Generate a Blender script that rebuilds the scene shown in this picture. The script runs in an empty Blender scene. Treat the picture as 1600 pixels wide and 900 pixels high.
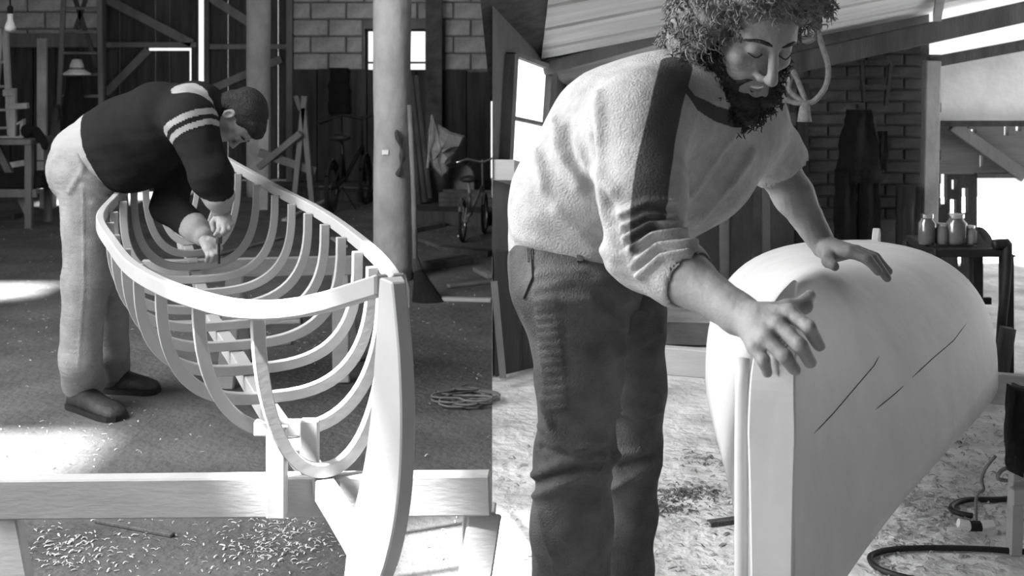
import bpy, bmesh, math, random
import numpy as np
from mathutils import Vector, Matrix
from mathutils.bvhtree import BVHTree

random.seed(7)
RNG = np.random.default_rng(7)
SC = bpy.context.scene
COL = SC.collection

# ---------------------------------------------------------------- camera
CAM_H, FPX, HORIZON = 1.5, 1900.0, 80.0
cam_data = bpy.data.cameras.new('camera')
cam_data.sensor_width = 36.0
cam_data.lens = 36.0 * FPX / 1600.0
cam_data.shift_y = -(450.0 - HORIZON) / 1600.0
cam_data.clip_end = 200
cam = bpy.data.objects.new('camera', cam_data)
COL.objects.link(cam)
cam.location = (0, 0, CAM_H)
cam.rotation_euler = (math.pi / 2, 0, 0)
cam_data.dof.use_dof = True
cam_data.dof.focus_distance = 3.2
cam_data.dof.aperture_fstop = 7.0
SC.camera = cam

# ---------------------------------------------------------------- sky, sun, window daylight, exposure
world = bpy.data.worlds.new('overcast_sky')
SC.world = world
world.use_nodes = True
wn = world.node_tree
wn.nodes['Background'].inputs[0].default_value = (1, 1, 1, 1)
wn.nodes['Background'].inputs[1].default_value = 0.95

SUN_DIR = Vector((0.42, 0.20, -0.88)).normalized()
sun_d = bpy.data.lights.new('sun', 'SUN')
sun_d.energy = 42.0
sun_d.angle = math.radians(3.5)
sun = bpy.data.objects.new('sun', sun_d)
COL.objects.link(sun)
sun.rotation_euler = SUN_DIR.to_track_quat('-Z', 'Y').to_euler()
sun.location = (-6, -3, 9)

win_d = bpy.data.lights.new('window_daylight', 'AREA')
win_d.shape = 'RECTANGLE'
win_d.size, win_d.size_y = 4.5, 2.4
win_d.energy = 230
win = bpy.data.objects.new('window_daylight', win_d)
COL.objects.link(win)
win.location = (-6.4, 1.4, 2.6)
win.rotation_euler = Vector((0.97, 0.05, -0.24)).to_track_quat('-Z', 'Y').to_euler()

fill_d = bpy.data.lights.new('upper_left_fill', 'AREA')  # added unseen area lamp below the roof, brightens hull and man from upper left
fill_d.shape = 'RECTANGLE'
fill_d.size, fill_d.size_y = 3.4, 2.4
fill_d.energy = 350
fill = bpy.data.objects.new('upper_left_fill', fill_d)
COL.objects.link(fill)
fill.location = (-3.3, 3.1, 3.75)
fill.rotation_euler = Vector((0.76, 0.0, -0.60)).to_track_quat('-Z', 'Y').to_euler()

SC.view_settings.view_transform = 'Standard'
SC.view_settings.look = 'None'
SC.view_settings.exposure = 0.45
SC.view_settings.gamma = 1.0
SC.view_settings.use_curve_mapping = False

# ---------------------------------------------------------------- helpers
def P(px, py, d):
    """point at depth d metres that lies on the given line of sight"""
    return Vector(((px - 800.0) / FPX * d, d, CAM_H - (py - HORIZON) * d / FPX))

def onfloor(px, py, z=0.0):
    d = (CAM_H - z) * FPX / (py - HORIZON)
    return Vector(((px - 800.0) / FPX * d, d, z))

MATS = {}
def mat(name, col, rough=0.7, var=0.25, scale=8.0, bump=0.0, bscale=None, stretch=(1, 1, 1), metal=0.0, detail=5.0, spec=0.3):
    if name in MATS: return MATS[name]
    m = bpy.data.materials.new(name); m.use_nodes = True
    nt = m.node_tree; b = nt.nodes['Principled BSDF']
    b.inputs['Roughness'].default_value = rough
    b.inputs['Metallic'].default_value = metal
    b.inputs['Specular IOR Level'].default_value = spec
    tc = nt.nodes.new('ShaderNodeTexCoord'); mp = nt.nodes.new('ShaderNodeMapping')
    mp.inputs['Scale'].default_value = stretch
    nt.links.new(tc.outputs['Object'], mp.inputs[0])
    nz = nt.nodes.new('ShaderNodeTexNoise')
    nz.inputs['Scale'].default_value = scale; nz.inputs['Detail'].default_value = detail
    nz.inputs['Roughness'].default_value = 0.6
    nt.links.new(mp.outputs[0], nz.inputs['Vector'])
    cr = nt.nodes.new('ShaderNodeValToRGB')
    lo, hi = col * (1 - var), min(col * (1 + var), 0.95)
    cr.color_ramp.elements[0].position = 0.3; cr.color_ramp.elements[1].position = 0.7
    cr.color_ramp.elements[0].color = (lo, lo, lo, 1); cr.color_ramp.elements[1].color = (hi, hi, hi, 1)
    nt.links.new(nz.outputs[0], cr.inputs[0])
    nt.links.new(cr.outputs[0], b.inputs['Base Color'])
    if bump:
        n2 = nt.nodes.new('ShaderNodeTexNoise')
        n2.inputs['Scale'].default_value = bscale or scale * 4; n2.inputs['Detail'].default_value = 6
        nt.links.new(mp.outputs[0], n2.inputs['Vector'])
        bp = nt.nodes.new('ShaderNodeBump'); bp.inputs['Strength'].default_value = bump
        bp.inputs['Distance'].default_value = 0.02
        nt.links.new(n2.outputs[0], bp.inputs['Height']); nt.links.new(bp.outputs[0], b.inputs['Normal'])
    MATS[name] = m
    return m

def mat_mask(name, col, col2, rough=0.9, var=0.15, scale=30.0, bump=0.3, bscale=250.0, stretch=(1, 1, 1), attr='mask'):
    """cloth of two dyes: the float attribute says which yarn is where"""
    m = mat(name, col, rough, var, scale, bump, bscale, stretch, spec=0.1)
    nt = m.node_tree; b = nt.nodes['Principled BSDF']
    src = b.inputs['Base Color'].links[0].from_socket
    at = nt.nodes.new('ShaderNodeAttribute'); at.attribute_name = attr
    st = nt.nodes.new('ShaderNodeMapRange'); st.inputs[1].default_value = 0.35; st.inputs[2].default_value = 0.65
    nt.links.new(at.outputs['Fac'], st.inputs[0])
    mx = nt.nodes.new('ShaderNodeMix'); mx.data_type = 'RGBA'
    nt.links.new(st.outputs[0], mx.inputs['Factor'])
    nt.links.new(src, mx.inputs['A']); mx.inputs['B'].default_value = (col2, col2, col2, 1)
    nt.links.new(mx.outputs['Result'], b.inputs['Base Color'])
    return m

def emat(name, s):
    m = bpy.data.materials.new(name); m.use_nodes = True
    b = m.node_tree.nodes['Principled BSDF']
    b.inputs['Base Color'].default_value = (.9, .9, .9, 1)
    b.inputs['Emission Color'].default_value = (1, 1, 1, 1)
    b.inputs['Emission Strength'].default_value = s
    return m

M_BOATWOOD = mat('pale_planed_wood', 0.37, 0.55, 0.10, 3.0, 0.03, 40, (1, 1, 1.5))
M_HULL = mat('sanded_hull_veneer', 0.54, 0.6, 0.10, 3.5, 0.2, 9, (1, 1, 1), detail=8)
M_TIMBER = mat('pale_timber', 0.42, 0.7, 0.15, 3.0, 0.12, 30, (1, 1, 4))
M_GREYWOOD = mat('weathered_wood', 0.16, 0.85, 0.35, 4.0, 0.4, 40, (1, 1, .3))
M_DARKWOOD = mat('tarred_dark_wood', 0.05, 0.85, 0.5, 4.0, 0.4, 40, (3, 3, .3))
M_MIDWOOD = mat('dusty_brown_wood', 0.09, 0.85, 0.4, 4.0, 0.4, 40, (3, 3, .4))
M_BLACK = mat('black_cloth', 0.012, 0.95, 0.3, 12, 0.3, 60)
M_DARKMETAL = mat('dark_iron', 0.03, 0.5, 0.3, 12, metal=0.5)
M_CHROME = mat('chromed_steel', 0.7, 0.2, 0.1, 12, metal=1.0)
M_GREYMETAL = mat('grey_painted_metal', 0.22, 0.6, 0.2, 12)
M_WHITE = mat('chalk_white_paint', 0.75, 0.7, 0.1, 8)
M_PLASTER = mat('grey_limewash', 0.13, 0.9, 0.25, 2.5, 0.2, 20)
M_WHITEWASH = mat('whitewashed_wall', 0.22, 0.9, 0.1, 3)
M_MORTAR = mat('grey_mortar', 0.2, 0.95, 0.3, 6, 0.3)
M_BLOCK = mat('pale_concrete_block', 0.42, 0.95, 0.35, 5, 0.5, 40)
M_BRICK = mat('sooty_brick', 0.09, 0.95, 0.4, 6, 0.4, 40)
M_COLUMN = mat('limewashed_column', 0.36, 0.85, 0.28, 5, 0.35, 22, (1, 1, .6))
M_PAPER = mat('crumpled_sackcloth', 0.4, 0.9, 0.3, 9, 0.4, 30)
M_SKIN = mat('weathered_skin', 0.25, 0.55, 0.14, 14, 0.15, 120)
M_HAIR = mat('dark_curly_hair', 0.014, 0.7, 0.5, 60, 0.6, 160)
M_HAIR2 = mat('brown_curly_hair', 0.20, 0.7, 0.55, 50, 0.6, 160)
M_BEARD = mat('dark_beard_hair', 0.03, 0.7, 0.5, 60, 0.6, 160)
M_SHAVING = mat('pale_wood_shaving', 0.55, 0.8, 0.3, 20)
M_LEATHER = mat('scuffed_leather', 0.035, 0.6, 0.4, 14, 0.3, 60)
M_RUBBER = mat('black_rubber', 0.02, 0.5, 0.2, 10)
M_ROPE = mat('pale_rope', 0.22, 0.9, 0.3, 40, 0.4, 120)

def tag(o, label=None, cat=None, group=None, kind=None):
    if label: o['label'] = label
    if cat: o['category'] = cat
    if group: o['group'] = group
    if kind: o['kind'] = kind
    return o

def root(name, loc, label, cat, group=None):
    o = bpy.data.objects.new(name, None)
    o.empty_display_size = 0.1
    COL.objects.link(o); o.location = loc
    tag(o, label, cat, group)
    return o

def wloc(o):
    v = Vector(o.location)
    while o.parent:
        o = o.parent; v += o.location
    return v

def link(name, me, m, parent=None, loc=None):
    """mesh in world coordinates; its origin goes to loc (or the parent's base)"""
    o = bpy.data.objects.new(name, me); COL.objects.link(o)
    base = wloc(parent) if parent else Vector((0, 0, 0))
    off = Vector(loc) if loc is not None else base
    if off.length > 0: me.transform(Matrix.Translation(-off))
    o.location = off - base
    if parent: o.parent = parent
    if m is not None: me.materials.append(m)
    return o

class MB:
    def __init__(s): s.v, s.f = [], []
    def add(s, vs, fs):
        n = len(s.v); s.v += [tuple(v) for v in vs]; s.f += [tuple(i + n for i in f) for f in fs]; return s
    def box(s, lo, hi):
        x0, y0, z0 = lo; x1, y1, z1 = hi
        return s.add([(x0,y0,z0),(x1,y0,z0),(x1,y1,z0),(x0,y1,z0),(x0,y0,z1),(x1,y0,z1),(x1,y1,z1),(x0,y1,z1)],
                     [(0,3,2,1),(4,5,6,7),(0,1,5,4),(1,2,6,5),(2,3,7,6),(3,0,4,7)])
    def bar(s, a, b, w, h, up=(0, 0, 1), w2=None, h2=None):
        """rectangular bar from a to b, w across, h along 'up'"""
        a, b = Vector(a), Vector(b); d = (b - a).normalized(); u = Vector(up)
        if abs(d.dot(u)) > 0.98: u = Vector((0, 1, 0))
        x = d.cross(u).normalized(); u = x.cross(d).normalized()
        vs = []
        for p, ww, hh in ((a, w, h), (b, w2 or w, h2 or h)):
            for sx, sz in ((-1,-1),(1,-1),(1,1),(-1,1)): vs.append(p + x*sx*ww/2 + u*sz*hh/2)
        return s.add(vs, [(0,1,2,3),(7,6,5,4),(0,4,5,1),(1,5,6,2),(2,6,7,3),(3,7,4,0)])
    def tube(s, pts, r, n=8, closed=False):
        pts = [Vector(p) for p in pts]; rs = r if isinstance(r, (list, tuple)) else [r]*len(pts)
        vs, fs = [], []; m = len(pts); prev = None
        for i, p in enumerate(pts):
            if closed: d = pts[(i+1) % m] - pts[i-1]
            else: d = pts[min(i+1, m-1)] - pts[max(i-1, 0)]
            d = d.normalized() if d.length else Vector((0,0,1))
            if prev is None:
                u = Vector((0,0,1)) if abs(d.z) < 0.9 else Vector((1,0,0))
            else: u = prev
            x = d.cross(u)
            x = x.normalized() if x.length > 1e-6 else d.orthogonal().normalized()
            u = x.cross(d).normalized(); prev = u
            for k in range(n):
                a = 2*math.pi*k/n; vs.append(p + (x*math.cos(a) + u*math.sin(a))*rs[i])
        for i in range(m if closed else m-1):
            j = (i+1) % m
            for k in range(n):
                l = (k+1) % n; fs.append((i*n+k, i*n+l, j*n+l, j*n+k))
        if not closed:
            fs.append(tuple(range(n))[::-1]); fs.append(tuple((m-1)*n + k for k in range(n)))
        return s.add(vs, fs)
    def lathe(s, c, prof, n=24, axis=None):
        """profile [(r,z)...] turned about an upright axis through c"""
        c = Vector(c); vs, fs = [], []; m = len(prof)
        for r, z in prof:
            for k in range(n):
                a = 2*math.pi*k/n; vs.append(c + Vector((r*math.cos(a), r*math.sin(a), z)))
        for i in range(m-1):
            for k in range(n):
                l = (k+1) % n; fs.append((i*n+k, i*n+l, (i+1)*n+l, (i+1)*n+k))
        fs.append(tuple(range(n))[::-1]); fs.append(tuple((m-1)*n+k for k in range(n)))
        return s.add(vs, fs)
    def loft(s, rings, cap=True, closed=True):
        vs, fs = [], []; n = len(rings[0])
        for r in rings: vs += [tuple(p) for p in r]
        for i in range(len(rings)-1):
            for k in range(n if closed else n-1):
                l = (k+1) % n; fs.append((i*n+k, i*n+l, (i+1)*n+l, (i+1)*n+k))
        if cap and closed:
            fs.append(tuple(range(n))[::-1]); fs.append(tuple((len(rings)-1)*n+k for k in range(n)))
        return s.add(vs, fs)
    def prism(s, pts, off):
        """closed outline pts extruded by vector off"""
        off = Vector(off); n = len(pts); vs = [Vector(p) for p in pts] + [Vector(p)+off for p in pts]
        fs = [tuple(range(n)), tuple(range(2*n-1, n-1, -1))]
        fs += [(i, i+n, (i+1) % n + n, (i+1) % n) for i in range(n)]
        return s.add(vs, fs)
    def mesh(s, name, bevel=0.0, smooth=False):
        me = bpy.data.meshes.new(name); me.from_pydata(s.v, [], s.f)
        bm = bmesh.new(); bm.from_mesh(me)
        bmesh.ops.recalc_face_normals(bm, faces=bm.faces)
        if bevel:
            es = [e for e in bm.edges if len(e.link_faces) == 2 and e.calc_face_angle(0) > 0.6]
            bmesh.ops.bevel(bm, geom=es, offset=bevel, segments=1, affect='EDGES', clamp_overlap=True)
        bm.to_mesh(me); bm.free()
        if smooth: me.polygons.foreach_set('use_smooth', [True]*len(me.polygons))
        me.update()
        return me
    def build(s, name, m, parent=None, bevel=0.0, smooth=False, loc=None):
        if parent is None and loc is None:
            a = np.array(s.v); lo, hi = a.min(0), a.max(0)
            loc = ((lo[0]+hi[0])/2, (lo[1]+hi[1])/2, lo[2])
        return link(name, s.mesh(name, bevel, smooth), m, parent, loc)

def struct(name, mb, m, parent=None, bevel=0.0, loc=(0, 0, 0)):
    o = mb.build(name, m, parent, bevel, loc=None if parent else loc)
    if parent is None: o['kind'] = 'structure'
    return o

def interp(xs, ys, x): return float(np.interp(x, xs, ys))

def smooth_interp(xs, ys):
    """monotone-ish cubic through measured points"""
    xs, ys = np.array(xs, float), np.array(ys, float)
    m = np.gradient(ys, xs)
    def f(x):
        x = min(max(x, xs[0]), xs[-1]); i = min(int(np.searchsorted(xs, x, 'right')) - 1, len(xs) - 2)
        h = xs[i+1] - xs[i]; t = (x - xs[i]) / h
        return float((2*t**3-3*t**2+1)*ys[i] + (t**3-2*t**2+t)*h*m[i] + (-2*t**3+3*t**2)*ys[i+1] + (t**3-t**2)*h*m[i+1])
    return f

def catmull(pts, n=6):
    pts = [Vector(p) for p in pts]; out = []
    for i in range(len(pts)-1):
        p0, p1, p2, p3 = pts[max(i-1,0)], pts[i], pts[i+1], pts[min(i+2, len(pts)-1)]
        for k in range(n):
            t = k/n
            out.append(0.5*((2*p1)+(p2-p0)*t+(2*p0-5*p1+4*p2-p3)*t*t+(3*p1-p0-3*p2+p3)*t**3))
    out.append(pts[-1]); return out

# ---------------------------------------------------------------- signed-distance sculpting (for the people)
class SDF:
    def __init__(s, lo, hi, h):
        s.lo = np.array(lo, float); s.h = h
        n = np.ceil((np.array(hi) - s.lo) / h).astype(int) + 1
        s.F = np.full(tuple(n), 1.0, np.float32)
    def _sub(s, lo, hi):
        a = np.clip(np.floor((np.array(lo) - s.lo)/s.h).astype(int), 0, np.array(s.F.shape))
        b = np.clip(np.ceil((np.array(hi) - s.lo)/s.h).astype(int)+1, 0, np.array(s.F.shape))
        if np.any(b <= a): return None
        sl = tuple(slice(x, y) for x, y in zip(a, b))
        ax = [((np.arange(x, y)*s.h) + l).astype(np.float32) for x, y, l in zip(a, b, s.lo)]
        return sl, ax[0][:, None, None], ax[1][None, :, None], ax[2][None, None, :]
    def _comb(s, sl, d, k, sub):
        F = s.F[sl]
        if sub:
            e = -d; h = np.maximum(k - np.abs(F - e), 0) / max(k, 1e-6)
            s.F[sl] = np.maximum(F, e) + h*h*k*0.25
        else:
            h = np.maximum(k - np.abs(F - d), 0) / max(k, 1e-6)
            s.F[sl] = np.minimum(F, d) - h*h*k*0.25
    def cap(s, a, b, ra, rb=None, k=0.02, sub=False, flat=None, f=1.0):
        """tapered capsule; flat = direction along which it is squashed to the fraction f"""
        rb = ra if rb is None else rb
        a, b = np.array(a, float), np.array(b, float); R = max(ra, rb)*max(1.0, f) + k + 3*s.h
        r = s._sub(np.minimum(a, b) - R, np.maximum(a, b) + R)
        if r is None: return s
        sl, X, Y, Z = r; ba = b - a; L2 = max(float(ba @ ba), 1e-12)
        px, py, pz = X - a[0], Y - a[1], Z - a[2]
        t = np.clip((px*ba[0] + py*ba[1] + pz*ba[2]) / L2, 0, 1)
        qx, qy, qz = px - t*ba[0], py - t*ba[1], pz - t*ba[2]
        if flat is not None:
            u = np.array(flat, float); u /= np.linalg.norm(u)
            w = (qx*u[0] + qy*u[1] + qz*u[2])*(1.0/f - 1.0)
            qx, qy, qz = qx + w*u[0], qy + w*u[1], qz + w*u[2]
        d = np.sqrt(qx*qx + qy*qy + qz*qz) - (ra + (rb - ra)*t)
        if flat is not None and f < 1: d = d * (0.5 + 0.5*f)
        s._comb(sl, d.astype(np.float32), k, sub); return s
    def chain(s, pts, rs, k=0.02, **kw):
        for i in range(len(pts)-1): s.cap(pts[i], pts[i+1], rs[i], rs[i+1], k, **kw)
        return s
    def ell(s, c, r, R=None, k=0.02, sub=False):
        """ellipsoid, R = 3 axis rows"""
        c = np.array(c, float); r = np.array(r, float); m = r.max() + k + 3*s.h
        q = s._sub(c - m, c + m)
        if q is None: return s
        sl, X, Y, Z = q; A = np.eye(3) if R is None else np.array(R, float)
        px, py, pz = X - c[0], Y - c[1], Z - c[2]
        u = [A[i,0]*px + A[i,1]*py + A[i,2]*pz for i in range(3)]
        k0 = np.sqrt(sum((u[i]/r[i])**2 for i in range(3)))
        k1 = np.sqrt(sum((u[i]/r[i]**2)**2 for i in range(3))) + 1e-9
        s._comb(sl, (k0*(k0-1)/k1).astype(np.float32), k, sub); return s
    def surface(s, smooth=1):
        F = s.F; nx, ny, nz = F.shape; I = F < 0
        c = [(i,j,k) for i in (0,1) for j in (0,1) for k in (0,1)]
        cnt = np.zeros((nx-1, ny-1, nz-1), np.uint8)
        for i,j,k in c: cnt += I[i:nx-1+i, j:ny-1+j, k:nz-1+k]
        act = (cnt > 0) & (cnt < 8); idx = np.argwhere(act)
        ids = np.full(act.shape, -1, np.int64); ids[act] = np.arange(len(idx))
        val = {q: F[idx[:,0]+q[0], idx[:,1]+q[1], idx[:,2]+q[2]] for q in c}
        acc = np.zeros((len(idx), 3)); n = np.zeros(len(idx))
        for a in c:
            for ax in range(3):
                if a[ax] == 1: continue
                b = list(a); b[ax] = 1; b = tuple(b)
                fa, fb = val[a], val[b]; mk = (fa < 0) != (fb < 0)
                t = np.where(mk, fa/np.where(mk, fa - fb, 1), 0)
                p = np.tile(np.array(a, float), (len(idx), 1)); p[:, ax] += t
                acc += p*mk[:, None]; n += mk
        V = (idx + acc/n[:, None])*s.h + s.lo
        Q = []
        for ax in range(3):
            o = [slice(None)]*3; o2 = [slice(None)]*3
            o[ax] = slice(0, -1); o2[ax] = slice(1, None)
            A, B = I[tuple(o)], I[tuple(o2)]
            e = np.argwhere(A != B)
            u, w = (ax+1) % 3, (ax+2) % 3
            ok = (e[:,u] > 0) & (e[:,w] > 0) & (e[:,u] < F.shape[u]-1) & (e[:,w] < F.shape[w]-1)
            e = e[ok]
            def cell(du, dw):
                q = e.copy(); q[:,u] -= du; q[:,w] -= dw
                return ids[q[:,0], q[:,1], q[:,2]]
            quad = np.stack([cell(1,1), cell(0,1), cell(0,0), cell(1,0)], 1)
            inside = I[e[:,0], e[:,1], e[:,2]]
            quad[~inside] = quad[~inside][:, ::-1]
            Q.append(quad)
        Q = np.concatenate(Q); Q = Q[(Q >= 0).all(1)]
        for _ in range(smooth): V = relax(V, Q)
        return V, Q

def relax(V, Q, w=0.5):
    S = np.zeros_like(V); n = np.zeros(len(V))
    for i in range(4):
        a, b = Q[:, i], Q[:, (i+1) % 4]
        for c in range(3): S[:, c] += np.bincount(a, V[b, c], len(V)) + np.bincount(b, V[a, c], len(V))
        n += np.bincount(a, minlength=len(V)) + np.bincount(b, minlength=len(V))
    return V*(1-w) + w*S/np.maximum(n, 1)[:, None]

def vnormals(V, Q):
    fn = np.cross(V[Q[:,2]] - V[Q[:,0]], V[Q[:,3]] - V[Q[:,1]]); N = np.zeros_like(V)
    for i in range(4):
        for c in range(3): N[:, c] += np.bincount(Q[:, i], fn[:, c], len(V))
    return N/np.maximum(np.linalg.norm(N, axis=1), 1e-9)[:, None]

def quadmesh(name, V, Q, m, parent, mask=None):
    me = bpy.data.meshes.new(name)
    me.vertices.add(len(V)); me.vertices.foreach_set('co', V.astype(np.float32).ravel())
    me.loops.add(len(Q)*4); me.loops.foreach_set('vertex_index', Q.astype(np.int32).ravel())
    me.polygons.add(len(Q)); me.polygons.foreach_set('loop_start', np.arange(0, len(Q)*4, 4, dtype=np.int32))
    me.polygons.foreach_set('use_smooth', np.ones(len(Q), bool))
    me.update(calc_edges=True); me.validate()
    if mask is not None:
        at = me.attributes.new('mask', 'FLOAT', 'POINT'); at.data.foreach_set('value', mask.astype(np.float32))
    return link(name, me, m, parent)

def segdist(V, pts):
    """distance of every vertex to a 3D polyline"""
    D = np.full(len(V), 9.0)
    for a, b in zip(pts[:-1], pts[1:]):
        a, b = np.array(a, float), np.array(b, float); ba = b - a
        t = np.clip(((V - a) @ ba)/(ba @ ba), 0, 1)
        D = np.minimum(D, np.linalg.norm(V - a - t[:, None]*ba, axis=1))
    return D

def param(V, a, b):
    a, b = np.array(a, float), np.array(b, float); ba = b - a
    return ((V - a) @ ba)/(ba @ ba)

def wobble(V, f, seed=0, oct=3):
    r = np.random.default_rng(seed); out = np.zeros(len(V)); amp = 1.0
    for o in range(oct):
        for _ in range(3):
            d = r.normal(size=3); d /= np.linalg.norm(d)
            out += amp*np.sin((V @ d)*f*2*math.pi + r.uniform(0, 6.28))
        f *= 2.1; amp *= 0.5
    return out/4.0

def fold(V, N, lines, width, amp, side=None):
    """push the cloth out (or in) along creases given as 3D polylines lying near the surface"""
    for pts in lines:
        D = segdist(V, pts)
        V += N*(amp*np.exp(-(D/width)**2))[:, None]
    return V
# ================================================================ THE SETTING
YB = 14.0                      # rear wall of the long barn
YR = 8.0                       # rear wall of the shed bay
def XB(px): return (px - 800)/FPX*YB
def ZB(py): return CAM_H - (py - HORIZON)*YB/FPX
def XR(px): return (px - 800)/FPX*YR
def ZR(py): return CAM_H - (py - HORIZON)*YR/FPX
SEAM = -31/FPX                 # slope of the line where the two floors meet

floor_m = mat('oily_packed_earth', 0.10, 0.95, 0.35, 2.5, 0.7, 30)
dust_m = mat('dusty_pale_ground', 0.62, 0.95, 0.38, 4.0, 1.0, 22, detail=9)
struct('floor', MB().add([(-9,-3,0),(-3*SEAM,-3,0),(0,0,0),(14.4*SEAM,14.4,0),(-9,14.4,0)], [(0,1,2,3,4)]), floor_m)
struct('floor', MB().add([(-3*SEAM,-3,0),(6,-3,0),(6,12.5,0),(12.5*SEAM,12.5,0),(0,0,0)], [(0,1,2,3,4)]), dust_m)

def panel(x0, x1, z0, z1, holes, mb, y0, y1):
    """slab with rectangular openings, cut into boxes"""
    xs = sorted({x0, x1, *[h[0] for h in holes], *[h[1] for h in holes]})
    xs = [x for x in xs if x0 <= x <= x1]
    for a, b in zip(xs[:-1], xs[1:]):
        mid = (a+b)/2; cuts = sorted((max(h[2], z0), min(h[3], z1)) for h in holes if h[0] < mid < h[1])
        z = z0
        for c0, c1 in cuts:
            if c0 > z + 1e-4: mb.box((a, y0, z), (b, y1, c0))
            z = max(z, c1)
        if z < z1 - 1e-4: mb.box((a, y0, z), (b, y1, z1))
    return mb

# --- rear wall of the barn, with openings for the doorway and a window
WIN = (XB(570), XB(668), ZB(113), ZB(45))
DOOR = (XB(162), XB(456), 0.0, 2.55)
wall_back = struct('wall_back', panel(-9, -0.26, 0, 4.2, [WIN, DOOR], MB(), YB, YB+0.3), M_MORTAR)
block_me = MB().box((-.195, -.03, -.09), (.195, .01, .09)).mesh('concrete_block', 0.012)
block_me.materials.append(M_BLOCK)
def tile_blocks(parent, x0, x1, z0, z1, y, skip, me, bw, bh, name, jit=0.008):
    base = wloc(parent); r = 0; z = z0 + bh/2
    while z + bh/2 < z1 + 0.02:
        spans = [(x0, x1)]
        for s in skip:
            if z + bh/2 > s[2] + .02 and z - bh/2 < s[3] - .02:
                spans = [q for a, b in spans for q in ((a, min(b, s[0])), (max(a, s[1]), b)) if q[1] > q[0]]
        x = x0 - (bw/2 if r % 2 else 0)
        while x < x1:
            for a, b in spans:
                l, h = max(x, a), min(x + bw, b)
                if h - l > .07:
                    o = bpy.data.objects.new(name, me); COL.objects.link(o); o.parent = parent
                    o.location = Vector(((l+h)/2, y - random.uniform(0, jit), z)) - base
                    o.scale = ((h-l-.015)/(bw-.015), 1, random.uniform(.97, 1.0))
                    o.rotation_euler = (0, random.uniform(-.006, .006), 0)
            x += bw
        z += bh; r += 1
tile_blocks(wall_back, XB(-12), XB(162), ZB(72), 2.35, YB, [], block_me, .41, .195, 'concrete_block')
tile_blocks(wall_back, XB(458), XB(768), ZB(110), 2.35, YB, [(WIN[0]-.02, XB(694), WIN[2]-.5, WIN[3]+.02)], block_me, .41, .195, 'concrete_block')
# dark boarding on the foot of the wall
for k in range(8):
    x0 = XB(458) + k*(XB(768)-XB(458))/8; x1 = XB(458) + (k+1)*(XB(768)-XB(458))/8
    MB().box((x0+.006, YB-.06-.01*(k % 2), 0.005), (x1-.006, YB-.03, ZB(110) + random.uniform(-.02, .02))).build('wainscot_board', M_DARKWOOD, wall_back, 0.004)
for k in range(5):
    x0 = XB(-15) + k*(XB(160)-XB(-15))/5; x1 = XB(-15) + (k+1)*(XB(160)-XB(-15))/5
    MB().box((x0+.006, YB-.06-.01*(k % 2), 0.005), (x1-.006, YB-.03, ZB(74))).build('wainscot_board', M_DARKWOOD, wall_back, 0.004)

# window behind the column
w1 = struct('window_1', panel(WIN[0], WIN[1], WIN[2], WIN[3], [(WIN[0]+.03, WIN[1]-.03, WIN[2]+.03, WIN[3]-.03)], MB(), YB+.05, YB+.1), M_DARKWOOD)
MB().box((WIN[0]+.03, YB+.06, ZB(98)-.012), (WIN[1]-.03, YB+.09, ZB(98)+.012)).build('glazing_bar', M_DARKWOOD, w1)
MB().box(((WIN[0]+WIN[1])/2-.012, YB+.06, WIN[2]+.03), ((WIN[0]+WIN[1])/2+.012, YB+.09, WIN[3]-.03)).build('glazing_bar', M_DARKWOOD, w1)

# --- plank doors with braces
def barn_door(px0, px1, n, gaps, wicket, braces, label):
    r = root('barn_door', (XB((px0+px1)/2), YB+.05, 0), label, 'door')
    r['kind'] = 'structure'; del r['category']
    w = (XB(px1)-XB(px0))/n
    for k in range(n):
        a, b = XB(px0)+k*w, XB(px0)+(k+1)*w; g = .008 if k in gaps else .0012
        px = px0 + (k+.5)*(px1-px0)/n
        y = YB+.05+random.uniform(0, .006)
        if wicket and wicket[0] < px < wicket[1]:
            MB().box((a+.001, y, ZB(wicket[2])), (b-g, y+.03, 2.5)).build('door_plank', M_DARKWOOD, r)
            MB().box((a+.001, y, .02), (b-g - (.022 if px + (px1-px0)/n > wicket[1] else 0), y+.03, ZB(wicket[2]+4))).build('door_plank', M_DARKWOOD, r)
        else:
            MB().box((a+.001, y, .02), (b-g, y+.03, 2.5)).build('door_plank', M_DARKWOOD, r)
    for a, b, t in braces:
        MB().bar(P(a[0], a[1], YB+.02), P(b[0], b[1], YB+.02), .04, t, up=(0,0,1)).build('brace', M_GREYWOOD, r, .004)
    return r
d1 = barn_door(163, 308, 13, (1, 6, 8), (233, 300, 75), [((158,-6),(300,68),.10), ((162,70),(306,70),.06), ((232,78),(165,146),.09)], None)
d1.name = 'door_1'
d2 = barn_door(321, 456, 12, (2, 5, 9), None, [((326,-6),(400,42),.10), ((321,73),(456,73),.06), ((322,143),(440,92),.09)], None)
d2.name = 'door_2'
struct('trim_1', MB().box((XB(319), YB-.02, 0), (XB(327), YB+.05, 2.6)), M_MIDWOOD)
struct('trim_2', MB().box((XB(159), YB-.04, 0), (XB(166), YB+.05, 2.6)), M_MIDWOOD)
struct('trim_3', MB().box((XB(448), YB-.04, 0), (XB(458), YB+.05, 2.6)), M_GREYWOOD)
# dark brick pier right of the window
struct('wall_pier', MB().box((XB(667), YB-.22, 0), (XB(692), YB, 4.2)), M_BRICK)
# shelf rail on the left part of the wall
struct('trim_4', MB().box((XB(-15), YB-.16, ZB(74)), (XB(158), YB-.02, ZB(52))), M_GREYWOOD)
struct('trim_5', MB().bar(P(66, 250, 13.0), P(66, 60, 13.0), .095, .05, up=(0,1,0)).bar(P(66,252,13.0), (P(66,252,13.0).x, 13.0, 0), .095, .05, up=(0,1,0)), M_COLUMN)

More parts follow.
